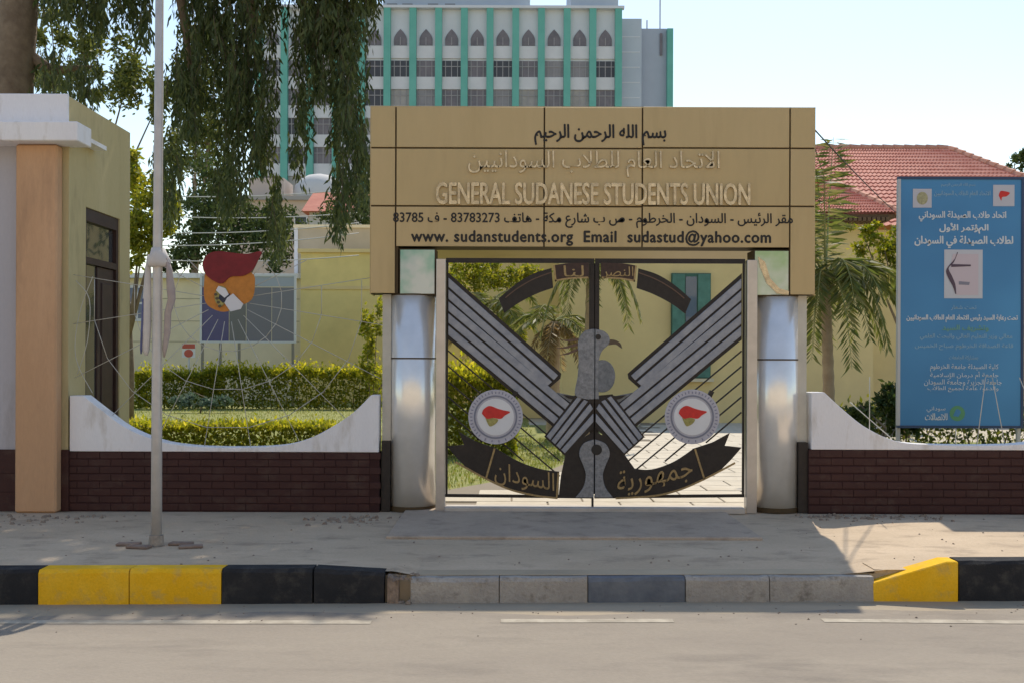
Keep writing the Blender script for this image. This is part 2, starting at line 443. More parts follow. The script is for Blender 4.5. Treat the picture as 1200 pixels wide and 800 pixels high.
for pa, pb, m in ((482,586,M_kg),(586,690,M_kg),(690,805,M_kblue),(805,905,M_kg),(905,1030,M_kg)): kstone(pa, pb, m, -0.046, -0.046, rough=0.008)
# the yellow ramped end stone at the right
q = MB(); xa, xb = kx(1028), kx(1130)
q.prism([(xa, -0.3), (xb-0.004, -0.3), (xb-0.004, 0.085), (xb-0.10, 0.085), (xa, -0.10)], kerb_y(4.2)-0.03, kerb_y(4.2)+0.18)
q.build("kerb_stone", M_ky, kerb, bevel=0.008)
MB().box(kx(1036), kx(1133), kerb_y(3.2)+0.12, kerb_y(4.2)+0.4, -0.3, -0.0055).build("kerb_backing", M_pave, kerb)
for pa, pb, m in ((1131,1235,M_kb),(1235,1340,M_kb),(1340,1445,M_ky)): kstone(pa, pb, m, 0.085, 0.085, rough=0.006)

# rubble: crumbs along the wall foot, the broken kerb end and the pole foot
M_rub = mat("rubble", (0.20, 0.15, 0.12), 0.95, col2=(0.30, 0.25, 0.20), scale=8)
g = MB()
def crumb(x, y, z, s):
    k = len(g.v)
    for dx, dy, dz in ((-1,-1,0),(1,-1,0),(1,1,0),(-1,1,0),(-.6,-.7,1),(.7,-.5,.8),(.6,.6,1),(-.7,.6,.7)):
        g.v.append((x+dx*s*random.uniform(.6,1.1), y+dy*s*random.uniform(.6,1.1), z+dz*s*random.uniform(.6,1.2)))
    for qd in ((0,3,2,1),(4,5,6,7),(0,1,5,4),(1,2,6,5),(2,3,7,6),(3,0,4,7)): g.f.append(tuple(k+i for i in qd))
for _ in range(90): crumb(random.uniform(3.3, 5.0), -0.12-abs(random.gauss(0, .22)), -0.004, random.uniform(.006,.03))
for _ in range(60): crumb(random.gauss(-1.75, .25), -0.35-abs(random.gauss(0,.35)), -0.004, random.uniform(.006,.035))
for _ in range(40): crumb(kx(472)+random.gauss(0,.07), kerb_y(-.9)+random.uniform(-.05,.2), -0.05 if random.random()<.5 else -0.25, random.uniform(.008,.03))
for _ in range(170): crumb(random.uniform(-6.5, 6.5), random.uniform(-3.2, -0.1), -0.004, random.uniform(.004,.013))
for _ in range(220):
    xx = random.uniform(-6.5, 6.5); crumb(xx, kerb_y(xx)-abs(random.gauss(0, .3))-.02, -0.262, random.uniform(.003,.011))
for _ in range(50): crumb(random.gauss(-5.2,.35), -0.35-abs(random.gauss(0,.3)), -0.004, random.uniform(.006,.03))
tag(g.build("rubble", M_rub), "scattered crumbs of brick and concrete on the pavement", "rubble", kind="stuff")

# ------------------------------------------------------------------ garden floor
g = MB(); g.quad((-40, 0.35, -0.012), (40, 0.35, -0.012), (40, 60, -0.012), (-40, 60, -0.012))
tag(g.build("lawn", M_lawn), kind="structure")
# paved path from the gate, bearing right
M_paver = mat("cream_paver", (0.50, 0.445, 0.36), 0.85, col2=(0.62, 0.56, 0.46), scale=3, bump=0.1, bscale=40)
path = MB().box(0.2, 3.4, 0.36, 3.0, -0.03, -0.006)
path = MB(); path.prism_xy([(-0.9,0.30),(3.3,0.30),(7.2,12),(10.5,19.5),(4.0,19.5),(2.6,12),(0.5,4.5),(-0.9,2.2)], -0.03, -0.008)
path = tag(path.build("garden_path", mat("path_joint", (0.26, 0.22, 0.17), 0.95)), kind="structure")
fc = MB(); fc.prism_xy([(3.6,11.5),(22,11.5),(22,24),(0.5,24),(0.5,17.5),(3.6,17.5)], -0.03, -0.0095)
tag(fc.build("paved_forecourt", worn("forecourt_concrete", (0.52,0.46,0.37), (0.60,0.53,0.43), (0.42,0.36,0.29), 1.0, 3.0, 30)), kind="structure")
pm = MB().box(-0.44, 0.44, -0.29, 0.29, 0.0, 0.016).mesh(bevel=0.008); pm.materials.append(M_paver)
def in_path(x, y):
    poly = [(-0.9,0.30),(3.3,0.30),(7.2,12),(10.5,19.5),(4.0,19.5),(2.6,12),(0.5,4.5),(-0.9,2.2)]
    r = False
    for i in range(len(poly)):
        (x0,y0),(x1,y1) = poly[i], poly[i-1]
        if (y0 > y) != (y1 > y) and x < (x1-x0)*(y-y0)/(y1-y0)+x0: r = not r
    return r
k = 0
for j in range(32):
    for i in range(-3, 16):
        x = i*0.9 + (0.45 if j % 2 else 0); y = 0.62 + j*0.60
        if all(in_path(x+a, y+b) for a in (-.3,.3) for b in (-.22,.22)) and k < 230:
            o = link("paving_slab", pm, None, path, (x, y, -0.008+random.uniform(-.001,.002))); k += 1

# grass blades (only where the garden shows)
def grass(n, x0, x1, y0, y1):
    P = np.stack([rng.uniform(x0, x1, n), rng.uniform(y0, y1, n), np.full(n, -0.012)], 1)
    keep = np.array([not in_path(a, b) for a, b in P[:, :2]]); return P[keep]
P = np.concatenate([grass(22000, -9, 3.0, 0.5, 12), grass(9000, -14, 0.5, 12, 27), grass(5000, 3, 12, 1, 16)])
Dv = rng.normal(0, .35, (len(P), 3)); Dv[:, 2] = 1
M_grass = leaf_mat("grass_blade", [(0.15,0.20,0.04),(0.23,0.26,0.07),(0.33,0.31,0.12)], 0.4)
o = link("grass", leaf_mesh(P, Dv, rng.uniform(.05,.11,len(P)), rng.uniform(.014,.03,len(P))), M_grass); tag(o, "sunlit green lawn grass behind the boundary wall", "grass", kind="stuff")

# ------------------------------------------------------------------ entrance portal
portal = empty("entrance_portal", (0.94, 0.2, 0), "tan clad entrance portal with lettering over the emblem gate", "portal")
xs_ = [433, 463, 637, 752, 925, 955]
DEP = 0.42
def xz(px, py): return G(px, py)
back = MB()
(xa, za), (xb, zb) = G(434, 126), G(954, 289); back.box(xa, xb, 0.022, DEP, zb, za)
(xa, za), (xb, zb) = G(434, 289), G(466, 344); back.box(xa, xb, 0.022, DEP, zb, za-0.0005)
(xa, za), (xb, zb) = G(925, 289), G(954, 344); back.box(xa, xb, 0.022, DEP, zb, za-0.0005)
back.build("core", M_joint, portal)
def panel(p0, q0, p1, q1):
    x0, z1 = G(p0+0.9, q0+0.9); x1, z0 = G(p1-0.9, q1-0.9)
    MB().box(x0, x1, random.uniform(-.0015,.0015), 0.024, z0, z1).build("cladding_panel", random.choice((M_tan, M_tan2, M_tan3)), portal, bevel=0.003)
for i in range(5):
    for (q0, q1) in ((125,174),(174,242),(242,290 if 0 < i < 4 else 345)):
        panel(xs_[i], q0-(1 if i > 2 else 0), xs_[i+1], q1-(1 if i > 2 and q1 < 290 else 0))
# return sides and top of the box in the same sheet
(xa, za), (xb, zb) = G(433, 125), G(955, 345)
MB().box(xa-0.004, xa+0.008, 0.026, DEP, zb, za-0.012).build("side_cladding", M_tan, portal)
MB().box(xb-0.008, xb+0.004, 0.026, DEP, zb, za-0.012).build("side_cladding", M_tan, portal)
MB().box(xa-0.004, xb+0.004, 0.02, DEP+0.004, za-0.010, za+0.006).build("top_cladding", M_tan, portal)
MB().box(G(466,0)[0], G(925,0)[0], DEP+0.001, 2.35, 3.19, 3.33).build("canopy_slab", M_tan, portal)
for px in (675, 727):
    MB().tube([((px-600)/100*1.07, 0.95, 3.175), ((px-600)/100*1.07, 0.95, 3.189)], 0.07, 16).build("downlight", M_white, portal)
# lettering
glettering("lettering", "بسم الله الرحمن الرحيم", 625, 779, 146, 170, -0.004, M_black, portal, bold=0.010)
glettering("lettering", "الاتحاد العام للطلاب السودانيين", 548, 842, 177, 208, -0.022, M_steelletter, portal, extrude=0.020)
glettering("lettering", "GENERAL SUDANESE STUDENTS UNION", 510, 877, 215, 240, -0.026, M_steelletter, portal, extrude=0.024, arabic=False, bold=0.012)
glettering("lettering", "مقر الرئيس - السودان - الخرطوم - ص ب شارع مكة - هاتف 83783273 - ف 83785", 460, 928, 249, 267, -0.004, M_black, portal, bold=0.006)
glettering("lettering", "www. sudanstudents.org  Email  sudastud@yahoo.com", 481, 902, 270, 288, -0.004, M_black, portal, arabic=False, bold=0.012, spacing=1.08)
# mirror panels below the lettering; blotchy green reflections painted into their colour
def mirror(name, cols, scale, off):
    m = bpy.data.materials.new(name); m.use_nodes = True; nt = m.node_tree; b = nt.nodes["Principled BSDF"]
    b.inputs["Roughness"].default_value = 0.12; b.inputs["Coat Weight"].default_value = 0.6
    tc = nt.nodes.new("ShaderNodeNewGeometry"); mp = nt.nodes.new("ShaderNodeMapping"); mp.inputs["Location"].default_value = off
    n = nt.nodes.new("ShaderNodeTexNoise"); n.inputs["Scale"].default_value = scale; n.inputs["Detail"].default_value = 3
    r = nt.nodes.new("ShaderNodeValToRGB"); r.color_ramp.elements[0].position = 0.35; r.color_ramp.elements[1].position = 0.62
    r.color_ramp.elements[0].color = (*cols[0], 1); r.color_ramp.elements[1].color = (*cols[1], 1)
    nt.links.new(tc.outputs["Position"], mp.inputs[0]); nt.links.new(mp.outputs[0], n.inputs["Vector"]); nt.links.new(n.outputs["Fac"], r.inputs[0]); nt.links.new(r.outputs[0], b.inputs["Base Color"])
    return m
M_gl1 = mirror("mint_glass_reflection", ((0.26,0.50,0.38),(0.62,0.66,0.60)), 3.2, (0.3,0.1,0.5))
M_gl2 = mirror("green_glass_reflection", ((0.34,0.52,0.26),(0.60,0.66,0.54)), 2.6, (4.2,0,1.4))
for (p0, p1, m) in ((467, 510, M_gl1), (883, 925, M_gl2)):
    (x0, z1), (x1, z0) = G(p0, 292), G(p1, 346)
    bo = MB().box(x0+0.004, x1, 0.018, 0.36, z0, z1).build("capital_box", M_joint, portal)
    MB().box(x0+0.016, x1-0.012, 0.004, 0.0175, z0+0.012, z1-0.012).build("glass_panel", m, bo, bevel=0.003)
# right one carries a curved band
bandpts = [(888,300),(896,306),(902,325),(913,337),(924,340),(924,345),(910,343),(898,331),(890,312)]
MB().prism(gp(bandpts), -0.004, 0.003).build("curved_band", M_steelletter, portal)
# steel columns
def column(pc, rad, pbot):
    x, zt = G(pc, 345); zb = 0.0
    def ring(r, z0, z1, name, par, m, seg=48):
        q = MB(); q.tube([(x, 0.26, z0), (x, 0.26, z1)], r, seg)
        return q.build(name, m, par, smooth=False)
    c = ring(rad, G(0, 597)[1], zt, "column", portal, M_steel)
    for p in c.data.polygons:
        if len(p.vertices) == 4: p.use_smooth = True
    zs_ = G(0, 420)[1]
    s = ring(rad+0.004, zs_-0.008, zs_+0.008, "column_seam", c, M_joint)
    s = ring(rad+0.004, zt-0.012, zt+0.004, "column_seam", c, M_joint)
    s = ring(rad+0.012, 0.0, G(0, 594)[1], "column_foot", c, M_joint)
column(481, 0.278, 597); column(915, 0.278, 597)
# flat brushed posts beside the gate
for p0, p1 in ((511, 522), (875, 887)):
    (x0, z1), (x1, z0) = G(p0, 304), G(p1, 598)
    MB().box(x0, x1, -0.02, 0.12, 0.0, z1).build("gate_post", M_post, portal, bevel=0.004)
# dark plinth blocks behind the columns
for p0, p1 in ((447, 457), (937, 948)):
    (x0, z1), (x1, z0) = G(p0, 517), G(p1, 598)
    MB().box(x0, x1, 0.03, 0.5, 0.0, z1).build("plinth_block", M_dark, portal)
    (x0, z1), (x1, z0) = G(p0-1, 345), G(p1+1, 517)
    MB().box(x0+.01, x1-.01, 0.10, 0.5, z0+0.002, z1).build("pier_edge", mat("pier_cream", (0.55,0.52,0.45), 0.8, var=0.1, scale=4), portal)

# ------------------------------------------------------------------ gate leaves with the emblem
gl_l = empty("gate_leaf", (-0.76, 0.05, 0.1), "left gate leaf with the bird's head, its wing and a round badge", "gate")
gl_r = empty("gate_leaf", (2.74, 0.05, 0.1), "right gate leaf with a wing, scroll end and round badge", "gate")
YF = 0.03
def bar(parent, name, a, b, w, m, y0=YF+0.02, y1=YF+0.05):
    (ax, az), (bx, bz) = G(*a), G(*b); L = math.hypot(bx-ax, bz-az); nx, nz = -(bz-az)/L*w/2, (bx-ax)/L*w/2
    return MB().prism([(ax+nx, az+nz), (bx+nx, bz+nz), (bx-nx, bz-nz), (ax-nx, az-nz)], y0, y1).build(name, m, parent)
def poly(parent, name, pts, m, y0, y1, bevel=0.0):
    return MB().prism(gp(pts), y0, y1).build(name, m, parent, bevel=bevel)
bar(gl_l, "top_rail", (522, 305), (696.5, 305), 0.055, M_dark); bar(gl_r, "top_rail", (697.5, 305), (874, 305), 0.055, M_dark)
bar(gl_l, "bottom_rail", (522, 581), (696.5, 582), 0.035, M_dark); bar(gl_r, "bottom_rail", (697.5, 582), (874, 580), 0.035, M_dark)
bar(gl_l, "side_stile", (523.5, 308), (523.5, 579), 0.022, M_dark); bar(gl_r, "side_stile", (872.5, 308), (872.5, 578), 0.022, M_dark)
bar(gl_l, "meeting_stile", (693.5, 308), (693.5, 388), 0.058, M_dark); bar(gl_r, "meeting_stile", (700, 308), (700, 388), 0.05, M_dark)
bar(gl_l, "meeting_stile", (694, 468), (694, 579), 0.045, M_dark, YF+.022, YF+.048); bar(gl_r, "meeting_stile", (700, 468), (700, 579), 0.045, M_dark, YF+.022, YF+.048)
bar(gl_r, "cover_strip", (697, 308), (697, 579), 0.03, M_dark, YF+.051, YF+.058)
MIR = 697.0
def mx(p): return (2*MIR-p[0], p[1])
def both(fn):
    fn(gl_l, lambda p: p); fn(gl_r, mx)
def lerp(a, b, t): return (a[0]+(b[0]-a[0])*t, a[1]+(b[1]-a[1])*t)
def lane_piece(leaf, tr, name, a0, a1, b0, b1, t0, t1, gap, m, y):
    # lane between edges a0-a1 and b0-b1; a strip from fraction t0 to t1 across
    p = [lerp(a0, b0, t0+gap), lerp(a1, b1, t0+gap), lerp(a1, b1, t1-gap), lerp(a0, b0, t1-gap)]
    poly(leaf, name, [tr(x) for x in p], m, y-0.012, y+0.012, bevel=0.004)
def wing(leaf, tr):
    # black backing sheet, proud feather strips on it
    poly(leaf, "wing_plate", [tr(p) for p in ((524,319),(658,437),(657,443),(642,456),(672,467),(676,474),(649,500),(524,397))], M_dark, YF+0.010, YF+0.022)
    A0, A1 = (525, 324), (654, 440)        # upper edge
    B0, B1 = (525, 394), (648, 497)        # lower edge
    n = 5
    for i in range(n):
        t0, t1 = i/n, (i+1)/n
        a0 = lerp(A0, B0, t0); b0 = lerp(A0, B0, t1)
        if i == 0: a1, b1 = (655, 438.5), (648.5, 445.5)
        elif i == 1: a1, b1 = (648, 446), (640.5, 452.5)
        else:
            e0, e1 = (669, 472), (649, 497); u0, u1 = (i-2)/3, (i-1)/3
            a1, b1 = lerp(e0, e1, u0), lerp(e0, e1, u1)
        lane_piece(leaf, tr, "feather", a0, a1, b0, b1, 0, 1, 0.11, M_feather, YF)
def tail(leaf, tr):
    poly(leaf, "tail_plate", [tr(p) for p in ((676,461),(696.2,463),(696.2,500),(663,534),(638,511))], M_dark, YF-0.014, YF-0.004)
    A0, A1 = (676, 463), (640, 510); B0, B1 = (695.5, 494), (663, 531)
    tops = [((677,463),(683,466)),((684,467),(690,470)),((691,471),(695.6,479)),((695.6,482),(695.6,495))]
    for i in range(4):
        a1 = lerp(A1, B1, i/4); b1 = lerp(A1, B1, (i+1)/4); a0, b0 = tops[i]
        lane_piece(leaf, tr, "tail_feather", a0, a1, b0, b1, 0, 1, 0.12, M_feather, YF-0.022)
both(wing); both(tail)
# rods
def rods(leaf, tr):
    for y0 in (410, 428, 446, 464, 482):
        x1 = 522 + 150; y1 = y0 + 150*0.83
        # clip at the scroll's upper edge
        t = 1.0
        for k in range(60):
            xx = 522+150*k/59; yy = y0+(y1-y0)*k/59
            if yy > 515+ (xx-560)*0.45 and xx > 535 or xx > 655: t = k/59; break
        bar(leaf, "rod", tr((523.5, y0)), tr((522+150*t, y0+(y1-y0)*t)), 0.017, M_dark, YF+0.03, YF+0.046)
both(rods)
# lower scroll
def scroll_tail(leaf, tr):
    poly(leaf, "scroll_end", [tr(p) for p in ((538,506),(558,517),(582,525),(571,561),(548,549),(536,537),(524,523),(544,521))], M_dark, YF-0.01, YF+0.006)
both(scroll_tail)
def ribbon(leaf, name, up, lo, m, y0, y1):
    return poly(leaf, name, curve(up) + curve(lo)[::-1], m, y0, y1)
ribbon(gl_l, "scroll", [(580,524),(608,540),(634,549),(656,552)], [(569,560),(598,573),(628,580),(655,583)], M_dark, YF-0.018, YF-0.006)
ribbon(gl_r, "scroll", [(814,524),(790,540),(764,549),(742,548)], [(826,560),(796,573),(766,580),(720,583)], M_dark, YF-0.018, YF-0.006)
for leaf, pp in ((gl_l, [((580,525),(570,560)),((655,553),(653,582))]), (gl_r, [((815,525),(826,560))])):
    for a, b in pp: bar(leaf, "scroll_border", a, b, 0.022, M_gold, YF-0.026, YF-0.019)
def strip(leaf, name, line, w, m, y0, y1):
    c = curve(line); up = []; lo = []
    for i, p in enumerate(c):
        q0 = c[max(i-1, 0)]; q1 = c[min(i+1, len(c)-1)]; L = math.hypot(q1[0]-q0[0], q1[1]-q0[1]) or 1
        nx, ny = -(q1[1]-q0[1])/L*w/2, (q1[0]-q0[0])/L*w/2
        up.append((p[0]+nx, p[1]+ny)); lo.append((p[0]-nx, p[1]-ny))
    return poly(leaf, name, up+lo[::-1], m, y0, y1)
strip(gl_l, "scroll_border", [(534,541),(569,560),(598,573),(628,580),(654,583)], 2.2, M_gold, YF-0.026, YF-0.019)
strip(gl_r, "scroll_border", [(862,541),(826,560),(796,573),(766,580),(722,583)], 2.2, M_gold, YF-0.026, YF-0.019)
def bent_lettering(leaf, s, px0, px1, height, base, m, y):
    """Lettering laid along a sloping scroll: base(px) gives the baseline in photo y."""
    o = lettering("lettering", s, 0, 1, 0, 1, 0, m, leaf, extrude=0.006, split=False)
    for v in o.data.vertices:
        px = px0 + (px1-px0)*v.co.x; x, z = G(px, base(px) - height*v.co.z)
        v.co = Vector((x, y + v.co.y, z))
    return o
bent_lettering(gl_l, "السودان", 580, 650, 27, lambda p: 567 + (p-580)*0.20, M_gold, YF-0.028)
bent_lettering(gl_r, "جمهورية", 724, 812, 32, lambda p: 584 - (p-724)*0.23, M_gold, YF-0.028)
# dark shoulders around the shield
poly(gl_l, "shield_surround", ((663,533),(679,515),(696,505),(696,583),(655,583),(658,556)), M_dark, YF-0.012, YF+0.004)
poly(gl_r, "shield_surround", ((732,531),(715,513),(698,505),(698,583),(722,583),(752,570),(758,552),(745,549)), M_dark, YF-0.012, YF+0.004)
sh_l = curve([(696.3,514),(684,519),(679,531),(684,545),(687,556),(684,570),(675,582)], 30) + [(696.3,582)]
poly(gl_l, "shield_half", sh_l, M_body, YF-0.034, YF-0.013, bevel=0.004)
poly(gl_r, "shield_half", [(2*MIR-p[0], p[1]) for p in sh_l], M_body, YF-0.034, YF-0.013, bevel=0.004)
poly(gl_r, "lock_hole", disc(699.5, 526, 6.2), M_black, YF-0.040, YF-0.034)
# drop bolt at the meeting line
bar(gl_l, "drop_bolt", (695, 583), (695, 598), 0.025, M_dark, YF-0.03, YF)
# the bird
neck = curve([(696.6,385),(686,387),(679,395),(677,404),(678,420),(677,440),(674,456),(675,463),(686,467),(696.6,467)], 40)
poly(gl_l, "bird_neck", neck, M_body, YF-0.045, YF-0.015, bevel=0.005)
head_r = curve([(697.4,385),(708,388),(714,395),(713,403),(706,410),(702,420),(701,440),(702,467)], 34) + [(697.4,467)]
poly(gl_r, "bird_head", head_r, M_body, YF-0.045, YF-0.015, bevel=0.005)
poly(gl_r, "breast", [p for p in disc(706, 440, 15, 19, 32) if p[0] > 698], M_breast, YF-0.040, YF-0.012, bevel=0.005)
poly(gl_r, "eye", disc(700.8, 394.5, 3.2, n=14), M_black, YF-0.052, YF-0.044)
poly(gl_r, "beak", curve([(713,397),(721,398),(727,402),(729,408)], 12) + curve([(726,406),(721,403),(713,404)], 8), mat("beak_brown", (0.10,0.07,0.045), 0.5), YF-0.04, YF-0.018)
for a, b in (((678,397),(655,398)), ((677,403),(650,408)), ((677,409),(654,416))):
    poly(gl_l, "crest_plume", [(a[0], a[1]-1.6), lerp(a, b, .5), b, (lerp(a, b, .5)[0], lerp(a, b, .5)[1]+2.6), (a[0], a[1]+1.6)], M_brownf, YF-0.03, YF-0.02)
poly(gl_l, "neck_base", ((673,463),(696.4,466),(696.4,472),(684,470),(666,466),(660,462)), M_dark, YF-0.03, YF-0.016)
poly(gl_r, "neck_base", ((721,463),(697.6,466),(697.6,472),(710,470),(728,466),(734,462)), M_dark, YF-0.03, YF-0.016)
poly(gl_l, "shoulder", ((652,459),(672,463),(676,462),(670,472)), M_breast, YF-0.012, YF+0.008)
poly(gl_r, "shoulder", ((742,459),(722,463),(718,462),(724,472)), M_breast, YF-0.012, YF+0.008)
# upper scroll
def upper(leaf, tr):
    f = lambda L: [tr(p) for p in L]
    ribbon(leaf, "scroll_end", f([(584,350),(604,333),(624,321),(646,314)]), f([(591,367),(610,353),(630,343),(648,337)]), M_dark, YF-0.012, YF)
    ribbon(leaf, "scroll", f([(648,311),(664,308.5),(690,307.5)]), f([(650,329),(668,326),(690,325)]), mat("scroll_brown", (0.045,0.022,0.018), 0.5, var=0.3, scale=20), YF-0.018, YF-0.002)
    strip(leaf, "scroll_border", f([(650,329),(668,326),(689,325)]), 2.0, M_gold, YF-0.026, YF-0.018)
    bar(leaf, "scroll_border", tr((649, 311)), tr((651, 330)), 0.02, M_gold, YF-0.026, YF-0.018)
    strip(leaf, "scroll_border", f([(590,366),(610,353),(630,343),(647,337)]), 1.2, M_dark, YF-0.016, YF-0.012)
    strip(leaf, "scroll_border", f([(592,349),(606,338),(625,327),(646,319)]), 1.2, M_brownf, YF-0.018, YF-0.0125)
both(upper)
bent_lettering(gl_r, "النصر", 706, 742, 15, lambda p: 327, M_gold, YF-0.026)
bent_lettering(gl_l, "لنا", 660, 684, 13, lambda p: 324, M_gold, YF-0.026)
# round badges
def badge(leaf, cx, cy):
    b = poly(leaf, "badge", disc(cx, cy, 32, n=36), M_medal, YF-0.055, YF-0.035, bevel=0.003)
    ring = MB(); n = 36
    for i in range(n):
        a0 = 2*math.pi*i/n
        ring.prism(gp([(cx+25.5*math.cos(a0+j*math.pi/n*2), cy+25.5*math.sin(a0+j*math.pi/n*2)) for j in (0, 1)] + [(cx+23.5*math.cos(a0+j*math.pi/n*2), cy+23.5*math.sin(a0+j*math.pi/n*2)) for j in (1, 0)]), YF-0.060, YF-0.055)
    ring.build("ring", mat("ring_grey", (0.20,0.21,0.27), 0.5), b)
    poly(b, "face", disc(cx, cy, 21.5, n=32), M_white, YF-0.062, YF-0.0552)
    # writing round the rim as small raised letters
    rim = MB()
    for i in range(44):
        a = 2*math.pi*i/44
        if 0.30 < (a % (2*math.pi))/math.pi < 0.70 and i % 2: continue
        r0, r1 = 27.2, 29.6 + (i*7 % 3)*0.4; w = 0.022
        rim.prism(gp([(cx+r*math.cos(a+s), cy+r*math.sin(a+s)) for r, s in ((r0,-w),(r1,-w),(r1,w),(r0,w))]), YF-0.0575, YF-0.0552)
    rim.build("rim_writing", mat("rim_ink", (0.22,0.22,0.30), 0.6), b)["kind"] = "stuff"
    fl = curve([(cx-16,cy-4),(cx-14,cy-9),(cx-7,cy-13),(cx+2,cy-10),(cx+9,cy-8),(cx+17,cy-6),(cx+11,cy-2),(cx+6,cy+2),(cx-3,cy+1),(cx-10,cy+2),(cx-16,cy-4)], 40)[:-1]
    poly(b, "flame", fl, M_red, YF-0.067, YF-0.0622)
    poly(b, "hand", curve([(cx-12,cy+1),(cx-4,cy+1),(cx+3,cy+3),(cx,cy+8),(cx-6,cy+11),(cx-9,cy+8),(cx-12,cy+1)], 24)[:-1], M_olive, YF-0.066, YF-0.0622)
    bar(leaf, "badge_bracket", (cx+20, cy-22), (cx+24, cy-30), 0.05, M_dark, YF-0.03, YF+0.03)
badge(gl_l, 581, 488); badge(gl_r, 811, 487)

# ------------------------------------------------------------------ boundary walls
bm_ = MB().box(-0.1295, 0.1295, -0.008, 0.0, -0.0385, 0.0385).mesh(bevel=0.004); bm_.materials.append(M_brick)
bh_ = MB().box(-0.0635, 0.0635, -0.008, 0.0, -0.0385, 0.0385).mesh(bevel=0.004); bh_.materials.append(M_brick)
def boundary(label, pa, pb, top, arc):
    x0 = (pa-600)/100; x1 = (pb-600)/100; ztop = G(0, top)[1]
    w = empty("boundary_wall", ((x0+x1)/2, 0.1, 0), label, "wall")
    MB().box(x0, x1, 0.0, 0.22, -0.05, ztop).build("wall_core", M_mortar, w)
    MB().prism(gp(arc), -0.006, 0.226).build("scalloped_coping", M_wallwhite, w, bevel=0.006)
    nc = 8; h = (ztop-0.012)/nc
    for r in range(nc):
        x = x0; z = 0.01+h*(r+.5)
        if r % 2:
            link("tile", bh_, None, w, (x0+0.064, 0.001, z)); x = x0+0.132
        while x+0.26 <= x1+0.001:
            o = link("tile", bm_, None, w, (x+0.130, 0.001+random.uniform(-.0015,.0015), z)); x += 0.2635
        if x1-x > 0.1:
            link("tile", bh_, None, w, (x+0.064, 0.001, z))
    return w
arcL = curve([(98,465),(120,482),(146,501),(178,515),(210,522),(262,525),(325,523),(360,515),(390,500),(415,483),(435,463)], 40)
boundary("brown tiled low wall with white scalloped top left of the gate", 78, 445, 530, [(82,530),(82,465)] + arcL + [(444,463),(444,530)])
arcR = curve([(966,458),(988,478),(1012,497),(1042,512),(1075,518),(1150,519.5),(1205,517),(1240,508),(1270,492),(1297,465)], 40)
boundary("brown tiled low wall with white scalloped top right of the gate", 948, 1330, 525, [(951,525),(951,458)] + arcR + [(1313,458),(1313,525)])

# wire screens over the walls
def screen(label, strands, r=0.006):
    s = empty("wire_screen", ((strands[0][0][0]-600)/100, 0.11, 0.8), label, "fence")
    for st in strands:
        q = MB(); q.tube([(G(*p)[0], 0.11, G(*p)[1]) for p in st], r, 6); q.build("strand", M_wire, s, smooth=True)
    return s
cx, cy = 264, 352
st = []
def inside(x, y):
    arc = np.array(arcL); yb = np.interp(x, arc[:, 0], arc[:, 1]) if 82 < x < 444 else 465
    return yb
for k in range(20):
    a = math.radians(9 + 18*k); L = 0; p = None
    for L in range(20, 260, 3):
        x, y = cx+L*math.cos(a), cy+L*math.sin(a)
        if x < 84 or x > 444 or y < 306 or y > inside(x, y)+2: break
    if L > 60: st.append([(cx+26*math.cos(a), cy+26*math.sin(a)), (x, y)])
for rr in (64, 112, 160):
    seg = []
    for k in range(21):
        a = math.radians(9+18*k); x, y = cx+rr*math.cos(a), cy+rr*math.sin(a)*0.95
        ok = 84 <= x <= 444 and 306 <= y <= inside(x, y)
        if ok: seg.append((x, y))
        if (not ok or k == 20):
            if len(seg) > 1:
                for i in range(len(seg)-1): st.append([seg[i], seg[i+1]])
            seg = []
st.append(curve([(84,330),(100,352),(98,400),(86,440)], 12)); st.append(curve([(104,325),(88,370),(84,420),(104,462)], 12))
screen("spider web wire screen on the left scalloped wall", st, 0.0044)
screen("sparse wire screen on the right scalloped wall", [[(1023,440),(1023,506)],[(1125,500),(1125,520)],[(1160,440),(1150,519)],[(1168,440),(1183,519)],[(1000,470),(1050,513)],[(1200,440),(1230,511)]], 0.0055)

# cut-out torch emblem on the web
emb = empty("torch_emblem", (-3.35, 0.07, 2.3), "dark red flame and hand cut-out emblem on the wire web", "emblem")
poly(emb, "orange_plate", curve([(237,322),(236,345),(240,358),(252,365),(263,366),(276,360),(292,352),(296,335),(292,320),(262,315),(237,322)], 40)[:-1], M_orange, 0.085, 0.100)
poly(emb, "flame", curve([(236,318),(235,308),(242,298),(255,295),(272,297),(288,298),(304,295),(300,306),(293,318),(282,324),(268,325),(258,333),(248,330),(240,324),(236,318)], 56)[:-1], M_darkred, 0.068, 0.0845)
poly(emb, "hand", curve([(251,341),(255,336),(262,338),(265,346),(262,354),(257,360),(251,356),(249,349),(251,341)], 30)[:-1], M_olive, 0.072, 0.0845)
poly(emb, "white_finger", [(251,341),(254,336),(262,339),(266,346),(261,350),(255,345)], M_white, 0.062, 0.0715)
poly(emb, "cuff", [(255,346),(262,349),(268,344),(265,352),(259,356),(254,351)], M_navy, 0.066, 0.0715)
poly(emb, "sleeve", [(264,350),(271,345),(283,357),(280,363),(268,366),(261,356)], mat("sleeve_white", (0.66,0.66,0.70), 0.7), 0.062, 0.078)
for i in range(4):
    poly(emb, "knuckle", disc(250.5+i*1.6, 346+i*4.6, 2.0, 1.7, 8), mat("knuckle_dark", (0.10,0.08,0.05), 0.6), 0.066, 0.0718)

# ------------------------------------------------------------------ gatehouse
gh = empty("gatehouse", (-7, 1.0, 0), "grey and olive rendered gatehouse with an orange pilaster", "building")
GX = -5.2; GZ = G(0, 113)[1]; GD = 1.95
dzt = 3.63
